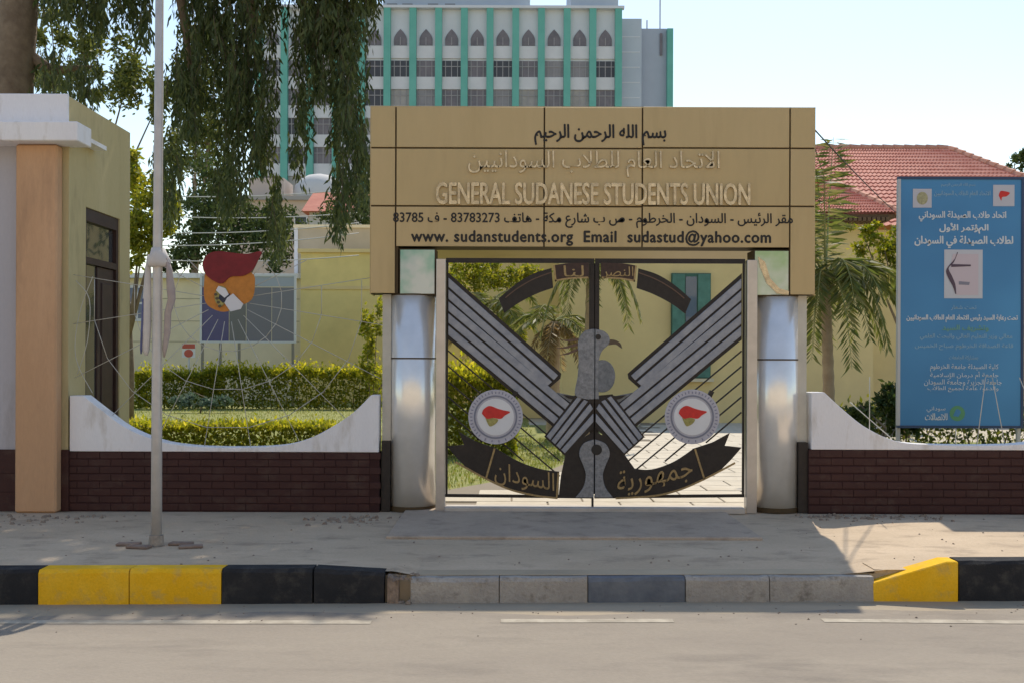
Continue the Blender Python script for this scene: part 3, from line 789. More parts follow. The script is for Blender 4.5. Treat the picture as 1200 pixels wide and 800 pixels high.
# side wall with a door opening (y 0.49 .. 1.59)
MB().box(GX-0.22, GX, 0.0, 0.49, 0.0, GZ-0.02).build("side_wall", M_gh_side, gh)
MB().box(GX-0.22, GX, 1.59, GD, 0.0, GZ-0.02).build("side_wall", M_gh_side, gh)
MB().box(GX-0.22, GX, 0.492, 1.588, dzt, GZ-0.02).build("side_wall", M_gh_side, gh)
MB().box(-9.5, GX-0.222, 0.0, 0.22, 0.0, GZ-0.02).build("front_wall", M_gh_front, gh)
MB().box(-9.5, GX-0.222, GD-0.2, GD, 0.0, GZ-0.02).build("rear_wall", M_gh_side, gh)
MB().box(-9.5, GX-0.004, 0.22, GD-0.2, 4.35, 4.55).build("roof_slab", M_gh_front, gh)
# parapet face, a little proud, and the ledge under it
MB().box(-9.6, GX+0.003, -0.045, -0.002, G(0,152)[1], GZ).build("parapet", M_wallwhite, gh, bevel=0.008)
MB().box(-9.6, G(104,0)[0], -0.34, 0.06, G(0,178)[1]+0.04, G(0,152)[1]).build("ledge", M_wallwhite, gh, bevel=0.01)
MB().box(GX+0.002, GX+0.16, 0.10, 0.72, 4.36, 4.41).build("side_ledge", M_wallwhite, gh)
MB().box(G(25,0)[0], G(73,0)[0], -0.16, -0.001, 0.0, G(0,178)[1]+0.035).build("pilaster", M_pilaster, gh, bevel=0.02)
MB().box(-9.5, G(25,0)[0]-0.004, -0.03, -0.001, 0.0, G(0,528)[1]).build("plinth", M_brick, gh)
MB().box(G(73,0)[0]+0.004, GX+0.02, -0.03, -0.001, 0.0, G(0,528)[1]).build("plinth", M_brick, gh)
for z in (0.22, 0.44):
    MB().box(-9.5, G(25,0)[0]-0.004, -0.033, -0.0295, z, z+0.008).build("tile_joint", M_mortar, gh)
# door frame, transom, sidelight, leaf
dr = MB(); dr.box(GX-0.14, GX-0.02, 0.492, 0.56, 0.0, dzt-0.002); dr.box(GX-0.14, GX-0.02, 1.52, 1.588, 0.0, dzt-0.002); dr.box(GX-0.14, GX-0.02, 0.56, 1.52, dzt-0.16, dzt-0.002); dr.box(GX-0.14, GX-0.02, 0.56, 1.52, 2.95, 3.03)
fr = dr.build("door_frame", M_doorwood, gh)
MB().box(GX-0.09, GX-0.07, 0.56, 0.97, 0.05, 2.95).build("sidelight_glass", M_glass, gh)
MB().box(GX-0.09, GX-0.07, 0.56, 1.52, 3.03, dzt-0.16).build("transom_glass", M_glass, gh)
lf = MB().box(GX-0.11, GX-0.05, 0.975, 1.515, 0.02, 2.945).build("door_leaf", M_doorwood, gh, bevel=0.008)
MB().box(GX-0.05, GX-0.02, 1.02, 1.05, 0.95, 1.12).build("handle", M_post, lf)
for z0, z1 in ((0.2, 0.95), (1.15, 2.75)):
    MB().box(GX-0.052, GX-0.035, 1.09, 1.44, z0, z1).build("door_panel", M_doorwood, lf, bevel=0.012)
MB().box(GX-0.02, GX+0.03, 0.5, 1.58, 0.0, 0.06).build("door_step", M_slab, gh)

# ------------------------------------------------------------------ flagpole and furled flag
fp = at(184, 640, F*EYE/215.0)
pole = empty("flagpole", (fp.x, fp.y, 0), "slim white flagpole standing on the pavement", "flagpole")
MB().tube([(fp.x, fp.y, 0), (fp.x, fp.y, 1.2), (fp.x+0.005, fp.y, 3.4), (fp.x+0.02, fp.y, 7.2)], [0.052, 0.049, 0.043, 0.034], 20).build("shaft", M_pole, pole, smooth=True)
MB().tube([(fp.x, fp.y, 0), (fp.x, fp.y, 0.10)], [0.075, 0.065], 20).build("foot", mat("pole_foot", (0.30,0.26,0.22), 0.9, var=0.3, scale=20), pole)
MB().tube([(fp.x, fp.y-0.05, 2.74), (fp.x, fp.y-0.05, 2.78)], 0.012, 8).build("cleat", M_pole, pole)
MB().tube([(fp.x+0.02, fp.y, 7.2), (fp.x+0.02, fp.y, 7.28)], [0.05, 0.02], 14).build("finial", M_pole, pole)
MB().tube([(fp.x+0.05, fp.y-0.015, 7.0), (fp.x+0.052, fp.y-0.02, 2.75), (fp.x+0.052, fp.y-0.02, 1.2)], 0.004, 5).build("halyard", M_wire, pole)
flag = empty("furled_flag", (fp.x, fp.y, 1.7), "furled drab flag tied round the flagpole", "flag")
def drape(name, dx, y_off, prof, m, seg=10, ph=0.0):
    q = MB(); n0 = 0
    for i, (pyy, cxx, w, dep) in enumerate(prof):
        z = EYE-(pyy-425)/123.0
        for k in range(seg):
            a = 2*math.pi*k/seg; f = 1+0.22*math.sin(3*a+ph+i*0.4)
            q.v.append((fp.x+dx+cxx+w*f*math.cos(a), fp.y+y_off+dep*f*math.sin(a), z))
    for i in range(len(prof)-1):
        for k in range(seg):
            k2 = (k+1) % seg; q.f.append((i*seg+k, i*seg+k2, (i+1)*seg+k2, (i+1)*seg+k))
    q.f.append(tuple(range(seg))[::-1]); q.f.append(tuple(range((len(prof)-1)*seg, len(prof)*seg)))
    return q.build(name, m, flag, smooth=True)
M_flag1 = mat("flag_drab", (0.33,0.27,0.27), 0.95, col2=(0.42,0.36,0.33), scale=9)
M_flag2 = mat("flag_pale", (0.52,0.50,0.50), 0.95, col2=(0.60,0.57,0.55), scale=9)
M_flag3 = mat("flag_blue", (0.12,0.13,0.25), 0.95, var=0.2, scale=9)
drape("cloth_fold", 0, 0.0, [(304,0.095,0.01,0.02),(318,0.11,0.03,0.03),(340,0.125,0.04,0.04),(352,0.135,0.035,0.04),(368,0.10,0.03,0.03),(392,0.095,0.028,0.03),(410,0.075,0.02,0.02),(420,0.068,0.006,0.01)], M_flag1)
drape("cloth_fold", 0, 0.0, [(300,-0.085,0.008,0.02),(318,-0.09,0.025,0.03),(350,-0.095,0.035,0.04),(385,-0.10,0.04,0.04),(412,-0.105,0.03,0.03),(418,-0.10,0.012,0.015)], M_flag2, ph=1.2)
drape("cloth_fold", 0, -0.02, [(352,-0.125,0.01,0.02),(380,-0.13,0.014,0.03),(410,-0.145,0.010,0.02),(416,-0.145,0.005,0.01)], M_flag3)
drape("tied_collar", 0, 0.0, [(292,0.0,0.056,0.056),(300,0.0,0.080,0.075),(308,0.0,0.115,0.085),(314,0.0,0.085,0.080)], M_flag2, 14)
M_lb = mat("loose_brick", (0.20,0.13,0.10), 0.95, col2=(0.28,0.22,0.18), scale=10)
for i, (dx, dy, rz, lab) in enumerate(((-0.27, 0.02, 0.1, "flat brick lying left of the flagpole foot"), (0.22, 0.05, -0.08, "flat brick lying right of the flagpole foot"), (0.36, -0.10, 0.3, "loose brick farthest right of the flagpole foot"), (-0.12,-0.13,-0.2,"flat brick in front of the flagpole foot"))):
    q = MB().box(-.11, .11, -.055, .055, 0, .028).build("loose_brick", M_lb, bevel=0.008); q.location = (fp.x+dx, fp.y+dy, -0.004); q.rotation_euler.z = rz
    tag(q, lab, "brick", "bricks round the flagpole foot")

# ------------------------------------------------------------------ blue billboard
BD = 14.2
bb0, bb1 = at(1053, 207, BD), at(1198, 498, BD)
bb = empty("billboard", ((bb0.x+bb1.x)/2, bb0.y, 0), "tall blue printed billboard behind the right wall", "billboard")
by = bb0.y
M_blue = mat("blue_print", (0.045, 0.19, 0.40), 0.55, col2=(0.07, 0.28, 0.54), scale=0.5, detail=2)
MB().box(bb0.x+0.02, bb1.x-0.02, by, by+0.03, bb1.z+0.02, bb0.z-0.02).build("printed_sheet", M_blue, bb)
M_bfr = mat("billboard_frame", (0.45, 0.47, 0.50), 0.5, 0.3)
for x0, x1, z0, z1 in ((bb0.x-0.015, bb0.x+0.02, bb1.z+0.02, bb0.z-0.02),(bb1.x-0.02, bb1.x+0.015, bb1.z+0.02, bb0.z-0.02),(bb0.x-0.015, bb1.x+0.015, bb0.z-0.02, bb0.z+0.015),(bb0.x-0.015, bb1.x+0.015, bb1.z-0.015, bb1.z+0.02)):
    MB().box(x0, x1, by-0.012, by+0.05, z0, z1).build("frame_bar", M_bfr if x1-x0 < 0.1 and x0 < bb0.x+.1 else mat("frame_navy", (0.03,0.06,0.13), 0.5), bb)
for x in (bb0.x+0.0, bb1.x-0.04):
    MB().box(x, x+0.045, by+0.051, by+0.10, 0, bb0.z-0.1).build("leg", M_bfr, bb)
M_ink = mat("white_ink", (0.62, 0.66, 0.70), 0.6); M_ink2 = mat("pale_blue_ink", (0.30, 0.46, 0.58), 0.6); M_ink3 = mat("green_ink", (0.16, 0.36, 0.25), 0.6)
def bt(s, p0, p1, q0, q1, m=M_ink, bold=0.0): glettering("lettering", s, p0, p1, q0, q1, by-0.003, m, bb, d=BD, extrude=0.002, bold=bold)
def bpoly(name, pts, m, off, par=None):
    return MB().prism([(at(p[0], p[1], BD).x, at(p[0], p[1], BD).z) for p in pts], by-off, by-off+0.002).build(name, m, par or bb)
bt("بسم الله الرحمن الرحيم", 1102, 1142, 213, 218, M_ink2)
bt("الاتحاد العام للطلاب السودانيين", 1094, 1160, 222, 230, M_ink2)
bt("اتحاد طلاب الصيدلة السوداني", 1076, 1178, 246, 258, bold=0.006)
bt("المؤتمر الأول", 1100, 1157, 260, 272, bold=0.009)
bt("لطلاب الصيدلة في السودان", 1071, 1186, 275, 289, bold=0.009)
bt("تحت شعار", 1114, 1144, 356, 362, M_ink2)
bt("تحت رعاية السيد رئيس الاتحاد العام للطلاب السودانيين", 1062, 1192, 367, 376, bold=0.006)
bt("وتشريف السيد", 1104, 1158, 379, 387, M_ink3, bold=0.004)
bt("معالي وزير التعليم العالي والبحث العلمي", 1078, 1186, 389, 397, M_ink2)
bt("قاعة الصداقة الخرطوم صباح الخميس", 1072, 1187, 400, 408, M_ink2)
bt("بمشاركة الجامعات", 1112, 1146, 414, 420, M_ink2)
bt("كلية الصيدلة جامعة الخرطوم", 1090, 1170, 424, 433)
bt("جامعة أم درمان الإسلامية", 1090, 1170, 433, 442)
bt("جامعة الجزيرة وجامعة السودان", 1083, 1174, 442, 450)
bt("والدعوة عامة لجميع الطلاب", 1087, 1170, 450, 457)
bt("سوداني", 1086, 1108, 474, 481); bt("للاتصالات", 1084, 1110, 482, 490, bold=0.005)
lg = bpoly("round_logo", disc(1122, 482, 9, 9), mat("logo_green", (0.10,0.30,0.16), 0.6), 0.004)
bpoly("logo_mark", curve([(1117,485),(1121,477),(1126,480),(1123,486)], 12), M_blue, 0.0065, lg)
for p0, p1, q0, q1, kind in ((1069, 1091, 220, 242, 0), (1163, 1188, 215, 240, 1)):
    s = bpoly("printed_square", [(p0,q0),(p1,q0),(p1,q1),(p0,q1)], mat("square_lilac", (0.50,0.50,0.56), 0.7), 0.004)
    cxx, cyy = (p0+p1)/2, (q0+q1)/2
    if kind: bpoly("square_flame", curve([(cxx-6,cyy),(cxx-4,cyy-5),(cxx+1,cyy-5),(cxx+7,cyy-3),(cxx+3,cyy+1),(cxx-2,cyy+2),(cxx-3,cyy+6),(cxx-6,cyy)], 28)[:-1], M_red, 0.0065, s)
    else: bpoly("square_crest", disc(cxx, cyy, 6.5, 7.5, 18), mat("crest_olive", (0.36,0.34,0.20), 0.7, var=0.3, scale=30), 0.0065, s)
pic = bpoly("printed_picture", [(1106,291),(1151,291),(1151,348),(1106,348)], mat("picture_lilac", (0.52,0.54,0.60), 0.7), 0.004)
bpoly("picture_band", [(1116,296),(1146,296),(1146,344),(1120,344),(1112,318)], mat("picture_pink", (0.56,0.48,0.53), 0.7), 0.0065, pic)
bpoly("picture_stroke", curve([(1122,294),(1117,306),(1111,313),(1115,322),(1119,332),(1120,343)], 20)+curve([(1119,343),(1116,334),(1111,325),(1108,316),(1112,309),(1118,302),(1121,294)], 20), mat("picture_ink", (0.09,0.06,0.09), 0.6), 0.009, pic)
bpoly("picture_stroke", [(1114,308),(1137,308.5),(1137,310.5),(1114,311.5)], MATS["picture_ink"], 0.0087, pic)
bpoly("picture_stroke", [(1123,328),(1136,329),(1135,332.5),(1123,332)], mat("picture_grey", (0.22,0.22,0.28), 0.6), 0.0087, pic)

# ------------------------------------------------------------------ vegetation helpers
LG_hedge = leaf_mat("hedge_leaf", [(0.09,0.13,0.018),(0.18,0.21,0.026),(0.34,0.32,0.04)], 0.5)
LG_dark = leaf_mat("dark_leaf", [(0.03,0.055,0.018),(0.055,0.085,0.022),(0.085,0.11,0.03)], 0.35)
LG_euc = leaf_mat("eucalyptus_leaf", [(0.045,0.065,0.025),(0.07,0.095,0.034),(0.115,0.135,0.05)], 0.4)
LG_yel = leaf_mat("yellow_green_leaf", [(0.13,0.17,0.022),(0.24,0.26,0.035),(0.36,0.34,0.06)], 0.5)
LG_sunlit = leaf_mat("sunlit_top_leaf", [(0.24,0.27,0.03),(0.40,0.40,0.05),(0.55,0.50,0.09)], 0.6)  # backlit glow of the hedge tops, put into a brighter leaf colour
LG_mid = leaf_mat("mid_green_leaf", [(0.055,0.08,0.022),(0.10,0.125,0.03),(0.17,0.18,0.04)], 0.4)
LG_palm = leaf_mat("palm_leaf", [(0.09,0.12,0.03),(0.15,0.17,0.045),(0.24,0.22,0.09)], 0.45)
LG_dry = leaf_mat("dry_palm_leaf", [(0.20,0.14,0.06),(0.30,0.22,0.10),(0.38,0.30,0.15)], 0.35)
M_bark = mat("bark", (0.14,0.10,0.07), 0.95, col2=(0.25,0.19,0.135), scale=5, bump=0.5, bscale=18)
M_twig = mat("twig", (0.10,0.075,0.05), 0.95, var=0.2, scale=10)

def hedge(label, x0, x1, y0, y1, z0, z1, n, leaf=0.09, m=None, name="hedge", group=None, sunlit_n=0):
    o = empty(name, ((x0+x1)/2, (y0+y1)/2, z0), label, "hedge", group)
    q = MB(); nn = 10
    for i in range(int((x1-x0)/0.35)+1):
        x = x0+0.2+i*0.35
        if x > x1-0.1: break
        yy = random.uniform(y0+.25*(y1-y0), y1-.25*(y1-y0))
        q.tube([(x, yy, z0), (x+random.uniform(-.1,.1), yy, z0+(z1-z0)*0.5), (x+random.uniform(-.15,.15), yy+random.uniform(-.1,.1), z0+(z1-z0)*0.85)], [0.022, 0.015, 0.006], 5)
    q.build("stems", M_twig, o)["kind"] = "stuff"
    # leaves biased to the shell, lumpy outline
    P = rng.uniform(0, 1, (n, 3)); f = rng.random(n)
    s = rng.integers(0, 5, n)
    e = np.abs(rng.normal(0, .10, n))
    P[:, 2] = np.where(s <= 1, 1-e, P[:, 2]); P[:, 1] = np.where((s == 2) | (s == 3), e, P[:, 1]); P[:, 0] = np.where(s == 4, np.where(f < .5, e*.4, 1-e*.4), P[:, 0])
    X = x0+P[:, 0]*(x1-x0); Y = y0+P[:, 1]*(y1-y0); H = (z1-z0)
    lump = 0.5*np.sin(X*2.3+1.1)+0.35*np.sin(X*5.1+Y*2)+0.3*np.sin(X*9.7+Y*5)
    Z = z0+P[:, 2]*H*(1+0.035*lump) + np.where(s <= 1, rng.gamma(1.0, .03, n), 0)
    Y = Y + np.where(s != 2, 0, 0.05*np.sin(X*4+Z*3))
    Dv = rng.normal(0, 1, (n, 3)); Dv[:, 2] = np.abs(Dv[:, 2])*0.8+0.2; Dv[:, 1] -= 0.3
    link("foliage", leaf_mesh(np.stack([X, Y, Z], 1), Dv, rng.uniform(.6, 1.3, n)*leaf, rng.uniform(.45, .7, n)*leaf), m or LG_hedge, o, (0, 0, 0))
    if sunlit_n:  # brighter leaves along the top imitate sun shining through it
        k = sunlit_n; X = rng.uniform(x0-.05, x1+.05, k); Y = rng.uniform(y0-.08, y1, k)
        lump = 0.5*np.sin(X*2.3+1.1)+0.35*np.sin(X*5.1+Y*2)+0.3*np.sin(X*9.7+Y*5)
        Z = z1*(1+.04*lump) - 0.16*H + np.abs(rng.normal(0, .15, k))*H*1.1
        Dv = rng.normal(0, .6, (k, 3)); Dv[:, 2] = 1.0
        link("sunlit_tops", leaf_mesh(np.stack([X, Y, Z], 1), Dv, rng.uniform(.6, 1.4, k)*leaf, rng.uniform(.4, .65, k)*leaf), LG_sunlit, o, (0, 0, 0))
    return o

def tree(name, label, base, height, crown, n, leaf, m, trunk_r=0.18, group=None, cat="tree", droop=0.0):
    """crown: list of (cx, cy, cz, rx, ry, rz) lumps in world space"""
    o = empty(name, base, label, cat, group)
    bx, by_, bz = base
    q = MB(); zt = max(c[2] for c in crown)
    q.tube([(bx, by_, bz-0.05), (bx+.04, by_, bz+height*0.25), (bx+random.uniform(-.2,.2), by_+.1, bz+height*0.5), (bx+random.uniform(-.3,.3), by_, bz+height*0.72)], [trunk_r*1.2, trunk_r, trunk_r*.75, trunk_r*.35], 10)
    q.build("trunk", M_bark, o, smooth=True)
    for c in crown:
        l = MB(); s = Vector((bx, by_, bz+height*0.4)); e = Vector(c[:3]); mid = (s+e)/2 + Vector((0, 0, -0.15))
        l.tube([s, mid, e], [trunk_r*.5, trunk_r*.3, trunk_r*.1], 6); l.build("limb", M_bark, o, smooth=True)
    tot = sum(c[3]*c[4]*c[5] for c in crown); Ps = []
    for c in crown:
        k = max(60, int(n*c[3]*c[4]*c[5]/tot))
        # leaves in clumps through the lump's volume
        nc = max(6, k//70); u = rng.normal(size=(nc, 3)); u /= np.linalg.norm(u, axis=1, keepdims=True); u *= rng.random((nc, 1))**0.38
        ids = rng.integers(0, nc, k); pp = u[ids]*0.9 + rng.normal(0, .13, (k, 3))
        Ps.append(np.array(c[:3]) + pp*np.array(c[3:6]))
    P = np.concatenate(Ps); Dv = rng.normal(0, 1, (len(P), 3)); Dv[:, 2] -= droop
    link("crown", leaf_mesh(P, Dv, rng.uniform(.6, 1.3, len(P))*leaf, rng.uniform(.4, .65, len(P))*leaf*(0.5 if droop > 1 else 1)), m, o, (0, 0, 0))
    return o

def crown_px(lst, d):                # lumps given as photo ellipses at distance d
    out = []
    for (px, py, rx, ry, dd) in lst:
        p = at(px, py, d+dd); s = (d+dd)/F
        out.append((p.x, p.y, p.z, rx*s, (rx+ry)/2*s, ry*s))
    return out

# ------------------------------------------------------------------ hedges and shrubs
h = lambda px, d: (px-600)/F*d
hedge("long clipped hedge in front of the framed notice board", h(246,39.6), h(446,39.6), 26.6, 28.1, 0, 1.42, 11000, 0.14, sunlit_n=1900)
hedge("short clipped hedge beside the flagpole", h(150,38), h(226,38), 26.4, 27.7, 0, 1.28, 4800, 0.14, sunlit_n=700)
hedge("low yellow-green hedge just behind the left wall", -8.0, -3.55, 8.3, 9.2, 0, 0.46, 7000, 0.10, LG_yel, sunlit_n=1500)
hedge("dark shrub hedge under the blue billboard", 5.4, 11.5, 4.0, 5.2, 0, 0.98, 8000, 0.10, LG_mid, sunlit_n=500)
hedge("leafy hedge inside the gate's left side", h(505,20), h(604,20), 7.2, 8.6, 0, 1.5, 7000, 0.11, LG_yel, sunlit_n=2200)
hedge("far hedge along the yellow house", h(760,36), h(960,36), 23.5, 24.3, 0, 0.85, 5000, 0.13, LG_hedge)
tree("garden_shrub", "dark leafy shrub beside the palm and billboard", (h(1030,15.5), 15.5-D, 0), 1.6, crown_px([(1012,490,22,26,0),(1042,470,16,26,.2),(1060,480,24,30,.4)], 15.5), 4200, 0.10, LG_dark, 0.03, cat="shrub")
tree("garden_shrub", "thin climbing shrub left of the steel column", (h(436,17), 17-D, 0), 2.2, crown_px([(438,440,12,40,0),(430,405,12,40,.1),(442,370,8,30,0)], 17), 1500, 0.08, LG_yel, 0.03, cat="shrub")
tree("garden_shrub", "grey blue shrub low between the hedges", (h(235,36), 36-D, 0), 1.0, crown_px([(222,470,22,9,0),(250,472,22,8,0)], 36), 1400, 0.12, leaf_mat("blue_leaf", [(0.08,0.13,0.09),(0.14,0.19,0.14)], .3), 0.03, cat="shrub")

# ------------------------------------------------------------------ eucalyptus
ED = 18.0
et = empty("eucalyptus_tree", (-8.55, ED-D, 0), "tall weeping eucalyptus with a thick pale trunk behind the gatehouse", "tree")
s_ = ED/F
def E3(px, py, dd=0.0): return at(px, py, ED+dd)
MB().tube([(-8.6, ED-D, -0.05), (-8.62, ED-D, 2), E3(14, 112), E3(20, 20), E3(30, -90), E3(60, -200), E3(110, -300)], [0.50, 0.40, 0.33, 0.31, 0.29, 0.25, 0.18], 18).build("trunk", M_bark, et, smooth=True)
limbs = [[(22,0),(70,-60),(160,-120),(260,-150),(360,-160)], [(30,-90),(110,-130),(230,-230),(380,-290)], [(60,-200),(160,-280),(330,-380),(470,-420)], [(18,60),(60,85),(110,80)], [(30,-80),(60,-150),(60,-260),(50,-380)], [(160,-120),(200,-60),(215,30),(222,90)], [(260,-150),(290,-70),(292,30),(285,120)], [(360,-160),(385,-80),(392,10),(400,110)], [(330,-380),(450,-330),(560,-330)]]
for L in limbs:
    dd = random.uniform(-.6, .8)
    q = MB(); q.tube([E3(p[0], p[1], dd*i/len(L)) for i, p in enumerate(L)], [0.16-0.135*i/(len(L)-1) for i in range(len(L))], 8); q.build("limb", M_bark, et, smooth=True)
cols = [(70,26,-60,30,60),(112,26,-60,48,70),(58,22,62,112,34),(98,20,70,122,34),(150,16,-60,22,36),(166,10,-20,58,24),
        (206,16,60,140,34),(232,20,-60,90,70),(222,14,80,170,36),(200,12,150,270,30),(186,8,170,240,14),
        (286,36,-60,120,150),(280,30,60,190,110),(268,16,160,262,46),(304,14,110,215,40),(322,9,210,308,30),(252,12,-60,60,20),(312,12,-60,40,24),
        (358,16,-60,100,60),(385,26,-60,90,110),(412,22,-60,70,80),(436,8,-60,20,18),(352,10,90,165,18),(404,22,60,190,90),(420,11,150,250,40),(396,10,180,292,32),(345,8,150,220,8),(372,9,60,120,18)]
Ps, Ds, Ls = [], [], []
tw = MB()
for (cxp, hw, yt, yb, n) in cols:
    for _ in range(int(n*1.7)):
        px = random.gauss(cxp, hw*0.55); u = (px-cxp)/max(1, hw)
        y0 = random.uniform(yt-10, yt+(yb-yt)*0.72); ln = random.uniform(22, 62)
        y1 = min(y0+ln, yb+random.gauss(0, 9)-abs(u)*14)
        if y1 < y0+10: continue
        dd = random.gauss(0, 0.7); a = E3(px, y0, dd); b = E3(px+random.gauss(0, 5), y1, dd)
        k = max(5, int((a.z-b.z)/0.045))
        tt = np.linspace(0, 1, k)[:, None]; pts = np.array(a)*(1-tt)+np.array(b)*tt
        pts += rng.normal(0, .022, pts.shape)
        dv = np.stack([rng.normal(0, .42, k), rng.normal(0, .42, k), -np.ones(k)], 1)
        Ps.append(pts); Ds.append(dv); Ls.append(rng.uniform(.11, .21, k))
        if random.random() < 0.35: tw.tube([a, (a+b)/2+Vector((random.gauss(0,.02),0,0)), b], [0.006, 0.004, 0.002], 4, cap=False)
tw.build("twigs", M_twig, et)["kind"] = "stuff"
# upper crown, out of the picture: it shades the pavement in front of the left wall
n = 30000
hgt = rng.uniform(8.6, 12.6, n); gx = rng.uniform(-8.2, -1.1, n); gy = rng.uniform(-3.75, 1.5, n)
Y = gy+0.748*hgt; X = gx+0.139*hgt
cl = 0.5+0.5*np.sin(X*1.7+Y*1.1)*np.sin(hgt*1.3+Y*0.7)
keep = (Y > 3.2) & (hgt > EYE + 445/F*(Y+D)) & (rng.random(n) < 0.55+0.45*cl)
Pu = np.stack([X, Y, hgt], 1)[keep]; k = len(Pu)
Ps.append(Pu); Ds.append(np.stack([rng.normal(0,.6,k), rng.normal(0,.6,k), -np.ones(k)*0.8], 1)); Ls.append(rng.uniform(.22, .38, k))
P = np.concatenate(Ps); Dv = np.concatenate(Ds); L = np.concatenate(Ls)
link("crown", leaf_mesh(P, Dv, L, L*np.where(L > .215, .30, .25)), LG_euc, et, (0, 0, 0))

# ------------------------------------------------------------------ palms
def frond(q_pts, q_dv, q_len, rach, base, az, L, rise, sag, nleaf, dry=0.0):
    pts = []
    for i in range(15):
        t = i/14
        r = L*t*(1-0.18*t*sag); z = rise*L*t - sag*L*t*t
        pts.append(Vector((base[0]+math.cos(az)*r, base[1]+math.sin(az)*r, base[2]+z)))
    rach.tube(pts, [0.022*(1-0.85*i/14) for i in range(15)], 5, cap=False)
    for i in range(nleaf):
        t = 0.12+0.88*i/nleaf; f = t*14; k = min(13, int(f)); p = pts[k].lerp(pts[k+1], f-k); tg = (pts[k+1]-pts[k]).normalized()
        sd_ = tg.cross(Vector((0, 0, 1))); sd_ = sd_.normalized() if sd_.length > .1 else Vector((1, 0, 0))
        for s in (-1, 1):
            d = tg*0.55+sd_*s*random.uniform(.6, 1.0)+Vector((0, 0, random.uniform(-.75, -.1)))
            q_pts.append(tuple(p)); q_dv.append(tuple(d)); q_len.append(L*0.26*(1-0.65*abs(t-.42))*random.uniform(.8, 1.2))
def palm(label, base, h_, lean, tr, fronds, m=None, dryf=()):
    o = empty("palm_tree", base, label, "palm")
    top = (base[0]+lean, base[1], base[2]+h_)
    q = MB(); npt = 26
    pts = [(base[0]+lean*(i/npt)**1.5, base[1], base[2]-0.05+(h_+0.05)*i/npt) for i in range(npt+1)]
    q.tube(pts, [tr*(1.15-0.3*i/npt)*(1.06 if i % 2 else 0.95) for i in range(npt+1)], 12)
    q.build("trunk", mat("palm_bark", (0.34,0.24,0.15), 0.95, col2=(0.46,0.34,0.22), scale=6, bump=0.3, bscale=25), o, smooth=True)
    for (az, L, rise, sag, dry) in fronds:
        ra = MB(); A, B, Cc = [], [], []
        frond(A, B, Cc, ra, top, az, L, rise, sag, 46)
        fr_ = ra.build("frond", mat("frond_stalk", (0.26,0.26,0.09), 0.8) if not dry else mat("dry_stalk", (0.30,0.22,0.12), 0.9), o)
        Cc = np.array(Cc); link("leaflets", leaf_mesh(np.array(A), np.array(B), Cc, Cc*0.10+0.014), LG_dry if dry else (m or LG_palm), fr_, (0, 0, 0))
    return o
def ring_fronds(n, L, r0, r1, sag, dryn=0):
    out = []
    for i in range(n):
        rise = r0+(r1-r0)*random.random(); out.append((2*math.pi*i/n+random.uniform(-.25,.25), L*random.uniform(.85,1.15), rise, sag*random.uniform(.85,1.15), False))
    for i in range(dryn): out.append((random.uniform(0, 6.28), L*random.uniform(.6,.85), -0.25, 0.75, True))
    return out
pb = at(974, 470, 17.5)
palm("slender palm with drooping fronds between the portal and billboard", (h(973,17.5), 17.5-D, 0), 3.15, -0.09, 0.095, ring_fronds(9, 1.45, 0.75, 1.35, 1.15) + [(1.6,1.6,1.6,0.5,False),(4.4,1.5,1.7,0.6,False),(0.15,1.8,.75,.85,False),(-.2,1.6,.6,1.0,False)] + ring_fronds(12, 1.35, 0.2, .9, 1.35) + [(1.2,1.9,1.9,0.45,False),(2.6,1.7,1.6,0.6,False),(3.6,1.4,1.8,.7,False)])
palm("palm with dry brown fronds seen through the gate", (h(648,24), 24-D, 0), 2.7, 0.05, 0.14, ring_fronds(7, 1.5, 0.4, 1.0, 1.0, 8), None)
palm("green palm whose frond hangs behind the gate's centre bar", (h(690,22), 22-D, 0), 3.75, 0.05, 0.12, ring_fronds(8, 1.35, 0.5, 1.1, 1.35, 0))
palm("bushy palm behind the left wing of the gate", (h(560,27), 27-D, 0), 3.0, 0.05, 0.15, ring_fronds(11, 1.9, 0.6, 1.3, 1.0, 3))

# ------------------------------------------------------------------ garden board, small sign
nb = empty("notice_board", (h(291,41.4), 29.2, 0), "white framed notice board on legs above the long hedge", "board")
def rectd(p0, q0, p1, q1, d): a = at(p0, q0, d); b = at(p1, q1, d); return a.x, b.x, b.z, a.z, a.y
x0, x1, z0, z1, yy = rectd(236, 323, 345, 403, 41.4)
for i, (a, b, c_) in enumerate(((236, 268, mat("panel_violet", (0.10,0.09,0.20), .5)), (268, 288, mat("panel_grey", (0.16,0.16,0.16), .5)), (288, 318, mat("panel_slate", (0.18,0.18,0.21), .5)), (318, 345, mat("panel_ash", (0.20,0.20,0.23), .5)))):
    xa = (a-600)/F*41.4; xb = (b-600)/F*41.4
    MB().box(xa+.02, xb-.01, yy, yy+.05, z0+.08, at(0,338,41.4).z).build("board_panel", c_, nb)
MB().box(x0, x1, yy-.0, yy+.05, at(0,337,41.4).z, z1-.08).build("header_strip", mat("strip_blue_grey", (0.36,0.40,0.46), .6), nb)
M_nbf = mat("board_frame_white", (0.62,0.64,0.66), 0.6)
for a, b, c_, d_ in ((x0-.06, x0+.02, z0, z1),(x1-.02, x1+.06, z0, z1),(x0+.02, x1-.02, z0, z0+.08),(x0+.02, x1-.02, z1-.08, z1)):
    MB().box(a, b, yy-.03, yy+.06, c_, d_).build("frame_bar", M_nbf, nb)
for px in (237, 258, 280, 343):
    x = (px-600)/F*41.4; MB().box(x-.05, x+.05, yy+.0, yy+.08, 0, z0).build("leg", mat("board_leg", (0.26,0.24,0.20), .7), nb)
sg = at(221, 412, 39.4)
sp = empty("small_sign", (sg.x, sg.y, 0), "small red and white sign on a post left of the notice board", "sign")
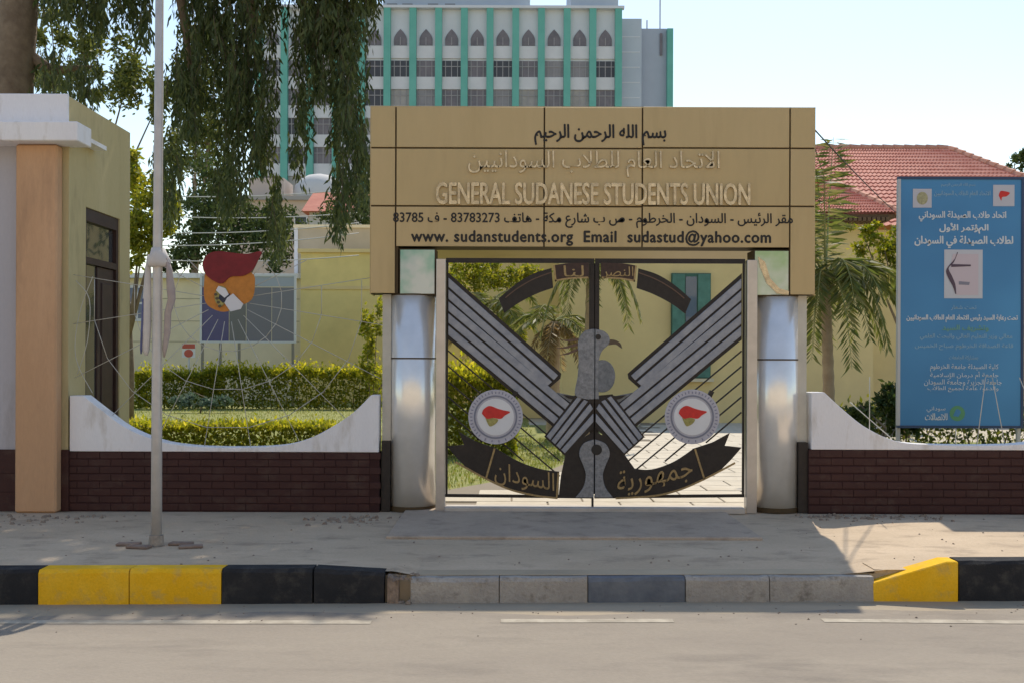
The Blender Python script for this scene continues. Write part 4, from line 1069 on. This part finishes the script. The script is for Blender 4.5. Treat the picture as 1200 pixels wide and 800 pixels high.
MB().box(sg.x-.25, sg.x+.25, sg.y, sg.y+.03, sg.z-.26, sg.z+.26).build("plate", M_white, sp)
MB().box(sg.x-.24, sg.x+.24, sg.y-.012, sg.y-.001, sg.z+.08, sg.z+.25).build("red_band", mat("sign_red", (0.48,0.10,0.07), .6), sp)
MB().prism([(sg.x+.17*math.cos(a*.3927), sg.z-.10+.15*math.sin(a*.3927)) for a in range(16)], sg.y-.012, sg.y-.001).build("red_disc", mat("sign_red", (0.5,0.1,0.07)), sp)
MB().box(sg.x-.03, sg.x+.03, sg.y+.031, sg.y+.08, 0, sg.z+.2).build("post", M_nbf, sp)

# ------------------------------------------------------------------ low buildings at the left back
M_cream = mat("cream_render", (0.76,0.66,0.46), 0.9, var=0.08, scale=0.8)
M_yel = mat("yellow_render", (0.80,0.64,0.26), 0.9, var=0.10, scale=0.7)
M_yel2 = mat("pale_yellow_render", (0.84,0.66,0.32), 0.9, col2=(0.74,0.57,0.28), scale=0.9, detail=8)
M_far = mat("far_white", (0.62,0.60,0.58), 0.9, var=0.05, scale=.5)
M_redroof = mat("red_roof", (0.40,0.10,0.065), 0.8, col2=(0.50,0.165,0.11), scale=1.6, detail=8)
cb = empty("cream_building", (-13.5, 37, 0), "low cream building with a flat roof behind the notice board", "building")
d = 47.0
x0, x1, z0, z1, yy = rectd(60, 328, 352, 480, d)
MB().box(x0, x1, yy, yy+6, 0, z1).build("wall", M_cream, cb)
rf = MB().box(x0-.3, x1+.1, yy-.35, yy+6.2, z1+.002, z1+.22).build("roof", M_wallwhite, cb)
x0, x1, z0, z1, yy = rectd(150, 338, 172, 376, d)
wf = MB().box(x0-.08, x1+.08, yy-.06, yy-.002, z0-.08, z1+.08).build("window", M_white, cb)
for i in range(2):
    for j in range(2):
        ww = (x1-x0)/2; hh = (z1-z0)/2
        MB().box(x0+i*ww+.05, x0+(i+1)*ww-.05, yy-.085, yy-.0605, z0+j*hh+.05, z0+(j+1)*hh-.05).build("pane", mat("window_blue", (0.12,0.15,0.24), 0.2), wf)
# courses of blockwork showing on the wall
for q0 in (352, 378, 402):
    z = at(0, q0, d).z
    MB().box(-17.2, -9.6, yy-.012, yy-.003, z, z+.03).build("course_joint", mat("cream_joint", (0.42,0.36,0.25), .9), cb)
yb_ = empty("yellow_annex", (-6.8, 36, 0), "plain yellow annex wall right of the notice board", "building")
d = 46.0
x0, x1, z0, z1, yy = rectd(352, 297, 600, 480, d)
MB().box(x0, x1, yy, yy+5, 0, z1).build("wall", M_yel, yb_)
MB().box(x0-.12, x1+.1, yy-.12, yy+5.1, z1, z1+.16).build("coping", M_yel2, yb_)
MB().box(x0+.02, x1, yy-.05, yy-.002, at(0,340,d).z, at(0,336,d).z).build("string_course", M_yel2, yb_)
bb_ = empty("beige_block", (-6.5, 41.5, 0), "beige stair block rising behind the yellow annex", "building")
d = 52.0
x0, x1, z0, z1, yy = rectd(346, 268, 520, 470, d)
MB().box(x0, x1, yy, yy+4, 0, z1).build("wall", mat("beige_block", (0.48,0.41,0.30), .9, var=.08, scale=.8), bb_)
MB().box(x0-.1, x1, yy-.1, yy+4, z1, z1+.15).build("parapet", M_cream, bb_)
MB().box(x0-.06, x0+.12, yy-.06, yy-.002, 0, z1-.002).build("corner_strip", M_white, bb_)
# white house with red roof edge
wh = empty("white_house", (-10, 52, 0), "white house with a red tiled roof behind the trees", "building")
d = 66.0
x0, x1, z0, z1, yy = rectd(362, 248, 470, 470, d)
MB().box(x0, x1, yy, yy+7, 0, z1).build("wall", M_far, wh)
za = at(0, 233, d).z; zb2 = at(0, 250, d).z
q = MB(); a = (x0-.4, yy-.6, zb2); b = (x1+.4, yy-.6, zb2); c2 = (x1+.4, yy+3.4, za+.9); dd_ = (x0-.4, yy+3.4, za+.9)
q.v += [a, b, c2, dd_, (x0-.4, yy+7.4, zb2), (x1+.4, yy+7.4, zb2)]; q.f += [(0,1,2,3),(3,2,5,4),(0,3,4),(1,5,2),(0,4,5,1)]
q.build("roof", M_redroof, wh)
for px in (372, 395):
    x = (px-600)/F*d; f_ = MB().box(x-.45, x+.45, yy-.05, yy-.002, 5.3, 6.9).build("window", M_white, wh); MB().box(x-.35, x+.35, yy-.075, yy-.051, 5.4, 6.8).build("pane", M_glass, f_)
# block with a domed tank
tb = empty("tank_house", (-17, 78, 0), "pinkish house topped by a white domed tank", "building")
d = 92.0
x0, x1, z0, z1, yy = rectd(270, 236, 392, 470, d)
MB().box(x0, x1, yy, yy+9, 0, z1).build("wall", mat("pinkish_render", (0.52,0.43,0.36), .9, var=.06, scale=.4), tb)
MB().box(x0-.3, x1+.3, yy-.4, yy+9.2, z1, z1+.35).build("roof", mat("far_grey", (0.34,0.33,0.32), .9), tb)
dc = at(364, 234, d); q = MB()
prof = [(2.35,0),(2.4,.8),(2.25,1.5),(1.8,2.1),(1.1,2.5),(.3,2.68)]
q.tube([(dc.x, dc.y+4, z1+.35+zz) for r_, zz in prof], [r_ for r_, zz in prof], 20); q.build("tank", M_far, tb, smooth=True)
x0, x1, z0, z1b, yy2 = rectd(284, 205, 326, 234, d); MB().box(x0, x1, yy+2, yy+6, z1+.36, z1b).build("roof_room", mat("roof_room_pink", (0.56,0.46,0.40), .9), tb)
for px in (292, 312, 352, 376):
    x = (px-600)/F*d; f_ = MB().box(x-.6, x+.6, yy-.06, yy-.002, z1-3.2, z1-1.4).build("window", M_white, tb); MB().box(x-.48, x+.48, yy-.09, yy-.061, z1-3.1, z1-1.5).build("pane", M_glass, f_)

# ------------------------------------------------------------------ yellow house with the red roof (right back)
hs = empty("red_roof_house", (9, 20, 0), "yellow house with a big red tiled hip roof on the right", "house")
HY = 30.0-D                              # front of the projecting wing
WX0, WX1 = (660-600)/F*30, (1056-600)/F*30
EZ = at(0, 249, 30).z
MB().box(WX0, WX1-.55, HY+.75, HY+3.2, 0, EZ-.05).build("wall", M_yel2, hs)
MB().box(-1.2, 19.3, HY+3.2, HY+12, 0, EZ-.06).build("wall", M_yel2, hs)
def tiled(name, a, b, c, d_, m, nr, nc, parent, amp=0.045):
    """A tiled slope between eave a-b and upper edge d_-c: rolled rows with stepped courses."""
    a, b, c, d_ = map(Vector, (a, b, c, d_)); nrm = (b-a).cross(d_-a).normalized()
    if nrm.z < 0: nrm = -nrm
    q = MB(); W = nr*4+1
    ts = []
    for j in range(nc): ts += [(j/nc, 0.035), ((j+0.995)/nc, 0.0)]
    for (v, lift) in ts:
        for i in range(W):
            u = i/(W-1); p = a.lerp(b, u).lerp(d_.lerp(c, u), v)
            q.v.append(tuple(p + nrm*(lift + amp*(0.5+0.5*math.cos(2*math.pi*i/4)))))
    for j in range(len(ts)-1):
        for i in range(W-1): q.f.append((j*W+i, j*W+i+1, (j+1)*W+i+1, (j+1)*W+i))
    o = q.build(name, m, parent, smooth=False); o["kind"] = "stuff"; return o
M_tile = mat("clay_tile", (0.50,0.16,0.115), 0.8, col2=(0.64,0.29,0.22), scale=2.2, detail=8)
# wing: hip end facing the street
roof_w = empty("roof", (0, 0, 0)); 
ap = Vector((h(962, 33.5), 33.5-D, at(0, 207, 33.5).z))
e0 = Vector((ap.x-(WX1-ap.x), HY, EZ)); e1 = Vector((WX1, HY, EZ))
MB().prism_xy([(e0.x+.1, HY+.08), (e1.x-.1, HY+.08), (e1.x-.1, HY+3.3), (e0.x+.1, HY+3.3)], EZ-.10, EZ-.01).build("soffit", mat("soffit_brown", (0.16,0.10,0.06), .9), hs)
bpy.data.objects.remove(roof_w)
tiled("roof_slope", e0, e1, ap, ap-Vector((.01,0,0)), M_tile, 26, 14, hs)
bk = Vector((0, 6.0, 0))
tiled("roof_slope", e1+bk, e1, ap, ap+bk, M_tile, 26, 14, hs)
def cap(a, b, r=0.13):
    a, b = Vector(a), Vector(b); L = (b-a).length; n = max(2, int(L/0.4))
    pts = []; rr = []
    for i in range(n):
        pts += [a.lerp(b, i/n), a.lerp(b, (i+0.96)/n)]; rr += [r*1.1, r*0.88]
    MB().tube(pts, rr, 8).build("ridge_cap", mat("ridge_tile", (0.58,0.27,0.18), 0.8, var=.12, scale=4), hs)
cap(e1, ap); cap(ap, ap+bk)
# main roof behind
MD = 36.0; my = HY+2.9
rl = at(880, 184, 40); rr_ = at(1110, 173, 40)
rl = Vector((rl.x, 40-D, rr_.z)); rr_ = Vector((rr_.x, 40-D, rr_.z))
f0 = Vector((rl.x-6.5, my, EZ)); f1 = Vector((rr_.x+3.5, my, EZ+.0))
tiled("roof_slope", f0, f1, rr_, rl, M_tile, 76, 22, hs)
b1 = Vector((f1.x, 2*(40-D)-my, EZ)); tiled("roof_slope", f1, b1, rr_, rr_+Vector((0,.01,0)), M_tile, 40, 22, hs)
b0 = Vector((f0.x, 2*(40-D)-my, EZ)); q = MB(); q.quad(b0, b1, rr_, rl); q.build("roof_slope", M_tile, hs)
q = MB(); n_ = len(q.v); q.v += [tuple(f0), tuple(b0), tuple(rl)]; q.f.append((0, 1, 2)); q.build("roof_slope", M_tile, hs)
cap(rl, rr_, .16); cap(f1, rr_, .16); cap(f0, rl, .16)
# windows with green shutters
def shutter_window(p0, q0, p1, q1, d, glow=True):
    x0, x1, z0, z1, yy = rectd(p0, q0, p1, q1, d)
    f_ = MB().box(x0, x1, yy-.10, yy-.003, z0, z1).build("window", mat("green_frame", (0.055,0.15,0.11), .6), hs)
    w = x1-x0
    MB().box(x0+.36*w, x0+.64*w, yy-.115, yy-.101, z0+.1, z1-.1).build("pane", mat("pane_blue", (0.05,0.12,0.20), .1, coat=1.0), f_)
    for a, b in ((.02, .33), (.67, .98)):
        s = MB().box(x0+a*w, x0+b*w, yy-.15, yy-.1005, z0+.03, z1-.03).build("shutter", mat("shutter_green", (0.10,0.24,0.19), .7, var=.2, scale=4), f_)
    MB().box(x0-.08, x1+.08, yy-.2, yy-.003, z0-.1, z0-.004).build("sill", M_cream, f_)
shutter_window(786, 320, 832, 442, 30+.75)
shutter_window(1080, 330, 1130, 430, 30+3.2)
# dark blocks standing in for the shade under the eave, shaped as rafter ends
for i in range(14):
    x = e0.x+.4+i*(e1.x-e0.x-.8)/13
    MB().box(x-.05, x+.05, HY-.02, HY+.72, EZ-.21, EZ-.101).build("shade_rafter_end", mat("soffit_brown", (0.16,0.10,0.06)), hs)

# ------------------------------------------------------------------ office tower
TD = 130.0; S = TD/F; ty = TD-D
tw_ = empty("office_tower", (-10, ty+8, 0), "pale office tower with teal ribs and arched top windows", "building")
M_tw = mat("tower_pale", (0.62,0.65,0.70), 0.85, var=0.05, scale=.3)
M_twg = mat("tower_grey", (0.42,0.48,0.56), 0.85, col2=(0.48,0.54,0.61), scale=.25)
M_teal = mat("tower_teal", (0.11,0.38,0.32), 0.7, col2=(0.15,0.45,0.385), scale=.4)
M_tint = mat("tower_glass", (0.13,0.115,0.13), 0.3, col2=(0.22,0.185,0.20), scale=.9)
M_mull = mat("tower_mullion", (0.34,0.32,0.33), 0.6)
tx = lambda px: (px-600)*S
tz = lambda py: EYE-(py-425)*S
left, right = 303, 723
MB().box(tx(left), tx(right), ty, ty+16, 0, tz(12)).build("wall", M_tw, tw_)
ribs = [303+30*i-0.0 for i in range(15)]
rib_me = MB().box(-.42, .42, -.75, -.002, 0, tz(11)).mesh(); rib_me.materials.append(M_teal)
for p in ribs: link("rib", rib_me, None, tw_, (tx(p), ty, 0))
# windows: arched top row, then rows of ribbon windows
bw = 30*S
aw = 7.6*S
arch = [(-aw, 0)] + [(-aw*(1-t**1.7), 0.36*19*S + 0.64*19*S*t) for t in [i/8 for i in range(9)]]
arch = arch + [(-x_, z_) for x_, z_ in arch[::-1][1:]]
am = MB().prism(arch, -.10, -.003).mesh(); am.materials.append(M_tint)
sill_me = MB().box(-bw/2+.44, bw/2-.44, -.22, -.003, 0, 14.5*S).mesh(); sill_me.materials.append(mat("tower_spandrel", (0.66,0.66,0.69), .85, var=.06, scale=.5))
win_me = MB().box(-bw/2+.46, bw/2-.46, -.06, -.003, 0, 19*S).mesh(); win_me.materials.append(M_tint)
win_alt = []
for nm_, c_ in (('tower_glass_light', (0.26,0.24,0.25)), ('tower_glass_dark', (0.06,0.055,0.065)), ('tower_blind', (0.36,0.33,0.31))):
    wa = win_me.copy(); wa.materials.clear(); wa.materials.append(mat(nm_, c_, 0.3, var=.15, scale=.8)); win_alt.append(wa)
mul_me = MB().box(-.05, .05, -.12, -.062, 0, 19*S).mesh(); mul_me.materials.append(M_mull)
tra_me = MB().box(-bw/2+.46, bw/2-.46, -.121, -.0625, 0, .10).mesh(); tra_me.materials.append(M_mull)
frame_me = MB().prism([(x_*1.28, z_*1.10-0.0) for x_, z_ in arch], -.045, -.0045).mesh(); frame_me.materials.append(M_tw)
for i in range(14):
    xc = tx(ribs[i]+15)
    w = link("window", am, None, tw_, (xc, ty, tz(54)))
    link("mullion", MATS and mul_me, None, w, (xc, ty-.045, tz(54)-.6)).scale = (1, 1, .78)
    link("spandrel", sill_me, None, tw_, (xc, ty, tz(69.5)))
    for r in range(7):
        zb = tz(91+34*r)
        if zb < 2: break
        w = link("window", win_me if random.random() < .62 else random.choice(win_alt), None, tw_, (xc, ty, zb))
        if r < 4:
            for dx in (-.75, 0.0, .75): link("mullion", mul_me, None, w, (xc+dx, ty, zb))
            link("transom", tra_me, None, w, (xc, ty, zb+19*S*.62))
        link("spandrel", sill_me, None, tw_, (xc, ty, zb-14.7*S))
# parapet and roof structures
MB().box(tx(left)-.3, tx(right)+.7, ty-.80, ty-.003, tz(12)+.002, tz(9)).build("parapet", M_tw, tw_)
MB().box(tx(445), tx(620), ty+2, ty+13, tz(12)+.01, tz(-40)).build("roof_block", M_twg, tw_)
for px in (452, 470, 500, 520):
    MB().box(tx(px), tx(px+12), ty-.1, ty+1.2, tz(9)+.003, tz(5)).build("roof_unit", mat("far_grey2", (0.25,0.26,0.28), .8), tw_)
rb_ = MB().box(tx(668), tx(724), ty+1.0, ty+12, tz(6), tz(-40)).build("roof_block", M_twg, tw_)
MB().box(tx(672), tx(720), ty+1.5, ty+11, tz(12)+.01, tz(6)-.003).build("roof_block", M_tw, tw_)
# right wing
MB().box(tx(right)+.01, tx(752), ty+1.2, ty+15, 0, tz(18)).build("side_block", M_twg, tw_)
MB().box(tx(752)+.01, tx(786), ty+2.4, ty+14, 0, tz(26)).build("side_block", mat("tower_grey2", (0.38,0.43,0.51), .85, var=.05, scale=.3), tw_)
MB().box(tx(783), tx(790), ty+1.6, ty+14.2, 0, tz(28)).build("rib", M_teal, tw_)
MB().box(tx(775), tx(778), ty+2.2, ty+2.395, tz(58), tz(32)).build("window", M_tint, tw_)
for q0 in (40, 58, 76, 94, 112):
    MB().box(tx(728), tx(750), ty+1.17, ty+1.195, tz(q0), tz(q0)+.12).build("string_course", M_tw, tw_)
for px, top_ in ((780, -60), (764, 5), (756, 10)):
    MB().tube([(tx(px), ty+6, tz(26)), (tx(px), ty+6, tz(top_))], .09, 6).build("antenna", M_mull, tw_)
# dish rails on the flat roof of the left part
MB().box(tx(316), tx(330), ty+3, ty+8, tz(12)+.01, tz(2)).build("roof_unit", M_twg, tw_)

# ------------------------------------------------------------------ trees behind
tree("garden_tree", "yellow-green sunlit tree beside the gatehouse corner", (h(150,30), 30-D, 0), 6.0, crown_px([(165,265,26,42,0),(150,215,26,40,.5),(188,240,20,44,.3),(165,300,22,24,0)], 30), 5200, .17, LG_yel, .14, "trees behind the garden")
tree("garden_tree", "dark broad tree behind the cream building", (h(262,56), 56-D, 0), 10.0, crown_px([(240,262,44,48,0),(290,270,40,36,1),(250,215,34,38,1),(310,290,28,24,0),(215,290,30,28,-1),(200,312,26,16,-1),(330,305,22,18,-1),(265,305,30,18,-1)], 56), 9000, .26, LG_dark, .25, "trees behind the garden")
tree("garden_tree", "light green tree high behind the flagpole", (h(228,74), 74-D, 0), 17.0, crown_px([(228,75,26,50,0),(245,130,28,45,0),(225,185,34,42,1),(255,40,22,34,0)], 74), 8000, .34, LG_mid, .3, "trees behind the garden")
tree("garden_tree", "dark tree in front of the white house", (h(408,58), 58-D, 0), 9.0, crown_px([(405,255,34,26,0),(428,235,24,30,1),(322,262,22,36,0),(338,275,24,30,-1),(392,275,30,20,0)], 58), 7000, .22, LG_dark, .2, "trees behind the garden")
tree("garden_tree", "olive tree low behind the gatehouse roof", (h(80,46), 46-D, 0), 12.0, crown_px([(60,95,32,28,0),(95,60,30,36,.5),(110,105,22,26,0),(60,40,22,30,0),(150,90,24,60,0),(190,110,20,50,0)], 46), 6500, .24, LG_mid, .2, "trees behind the garden")
tree("garden_tree", "far grey-green treetop at the right edge of the red roof", (h(1186,70), 70-D, 0), 14, crown_px([(1188,190,12,14,0),(1215,182,26,22,0)], 70), 1600, .28, LG_dark, .25, "trees behind the garden")
tree("garden_tree", "bright tree behind the palms seen through the gate", (h(560,29), 29-D, 0), 4.6, crown_px([(555,320,34,26,0),(600,322,34,22,.4),(535,360,22,34,0),(600,380,24,30,0)], 29), 5200, .13, LG_yel, .14, "trees behind the garden")
tree("garden_tree", "tree hanging under the eave left of the billboard", (h(1062,25), 25-D, 0), 5.5, crown_px([(1035,285,34,22,0),(1010,268,26,12,0),(1044,330,14,40,0),(1075,290,30,40,0)], 25), 3600, .13, LG_hedge, .08, "trees behind the garden")

# ------------------------------------------------------------------ cables
M_cable = mat("cable_black", (0.03,0.03,0.035), .7); M_cablew = mat("cable_pale", (0.50,0.50,0.47), .6)
def cable(label, a, b, sag, r, m, group):
    a, b = Vector(a), Vector(b); pts = [a.lerp(b, i/16) - Vector((0, 0, sag*4*(i/16)*(1-i/16))) for i in range(17)]
    q = MB().tube(pts, r, 5).build("overhead_cable", m, smooth=True); rebase(q); tag(q, label, "cable", group)
ca = Vector((3.56, 0.40, 4.68))
cable("thin cable sloping from the portal corner across the red roof", ca, at(1052, 250, 29.9), .05, .010, M_cable, "cables at the portal corner")
cable("short steep cable dropping from the portal corner to the wing roof", ca, at(965, 206, 33.4), .02, .010, M_cable, "cables at the portal corner")
for i, (qa, qb, lab) in enumerate(((228, 222, "topmost"), (250, 250, "second highest"), (272, 262, "third highest"), (288, 274, "fourth highest"), (302, 300, "lowest"))):
    cable(lab+" of the pale cables strung behind the torch emblem", at(120, qa, 44), at(420, qb, 44), .25, .022, M_cablew, "cables behind the torch emblem")

# ------------------------------------------------------------------ the building across the street (mirrored in the steel columns)
ob = empty("facing_building", (0, -35, -0.3), "long sunlit cream building across the street, mirrored in the steel columns", "building")
MB().box(-34, 34, -40, -30, -0.3, 12).build("wall", mat("facing_cream", (0.76,0.63,0.46), .9, var=.06, scale=.4), ob)
MB().box(-34.3, 34.3, -40.3, -29.6, 12, 12.5).build("roof", M_cream, ob)
for i in range(15):
    for j in range(3):
        x = -31.5+i*4.5
        w = MB().box(x-.6, x+.6, -29.998, -29.9, 1.4+j*3.8, 3.0+j*3.8).build("window", M_glass, ob)
        MB().box(x-.7, x+.7, -29.998, -29.82, 1.25+j*3.8, 1.395+j*3.8).build("sill", M_cream, w)
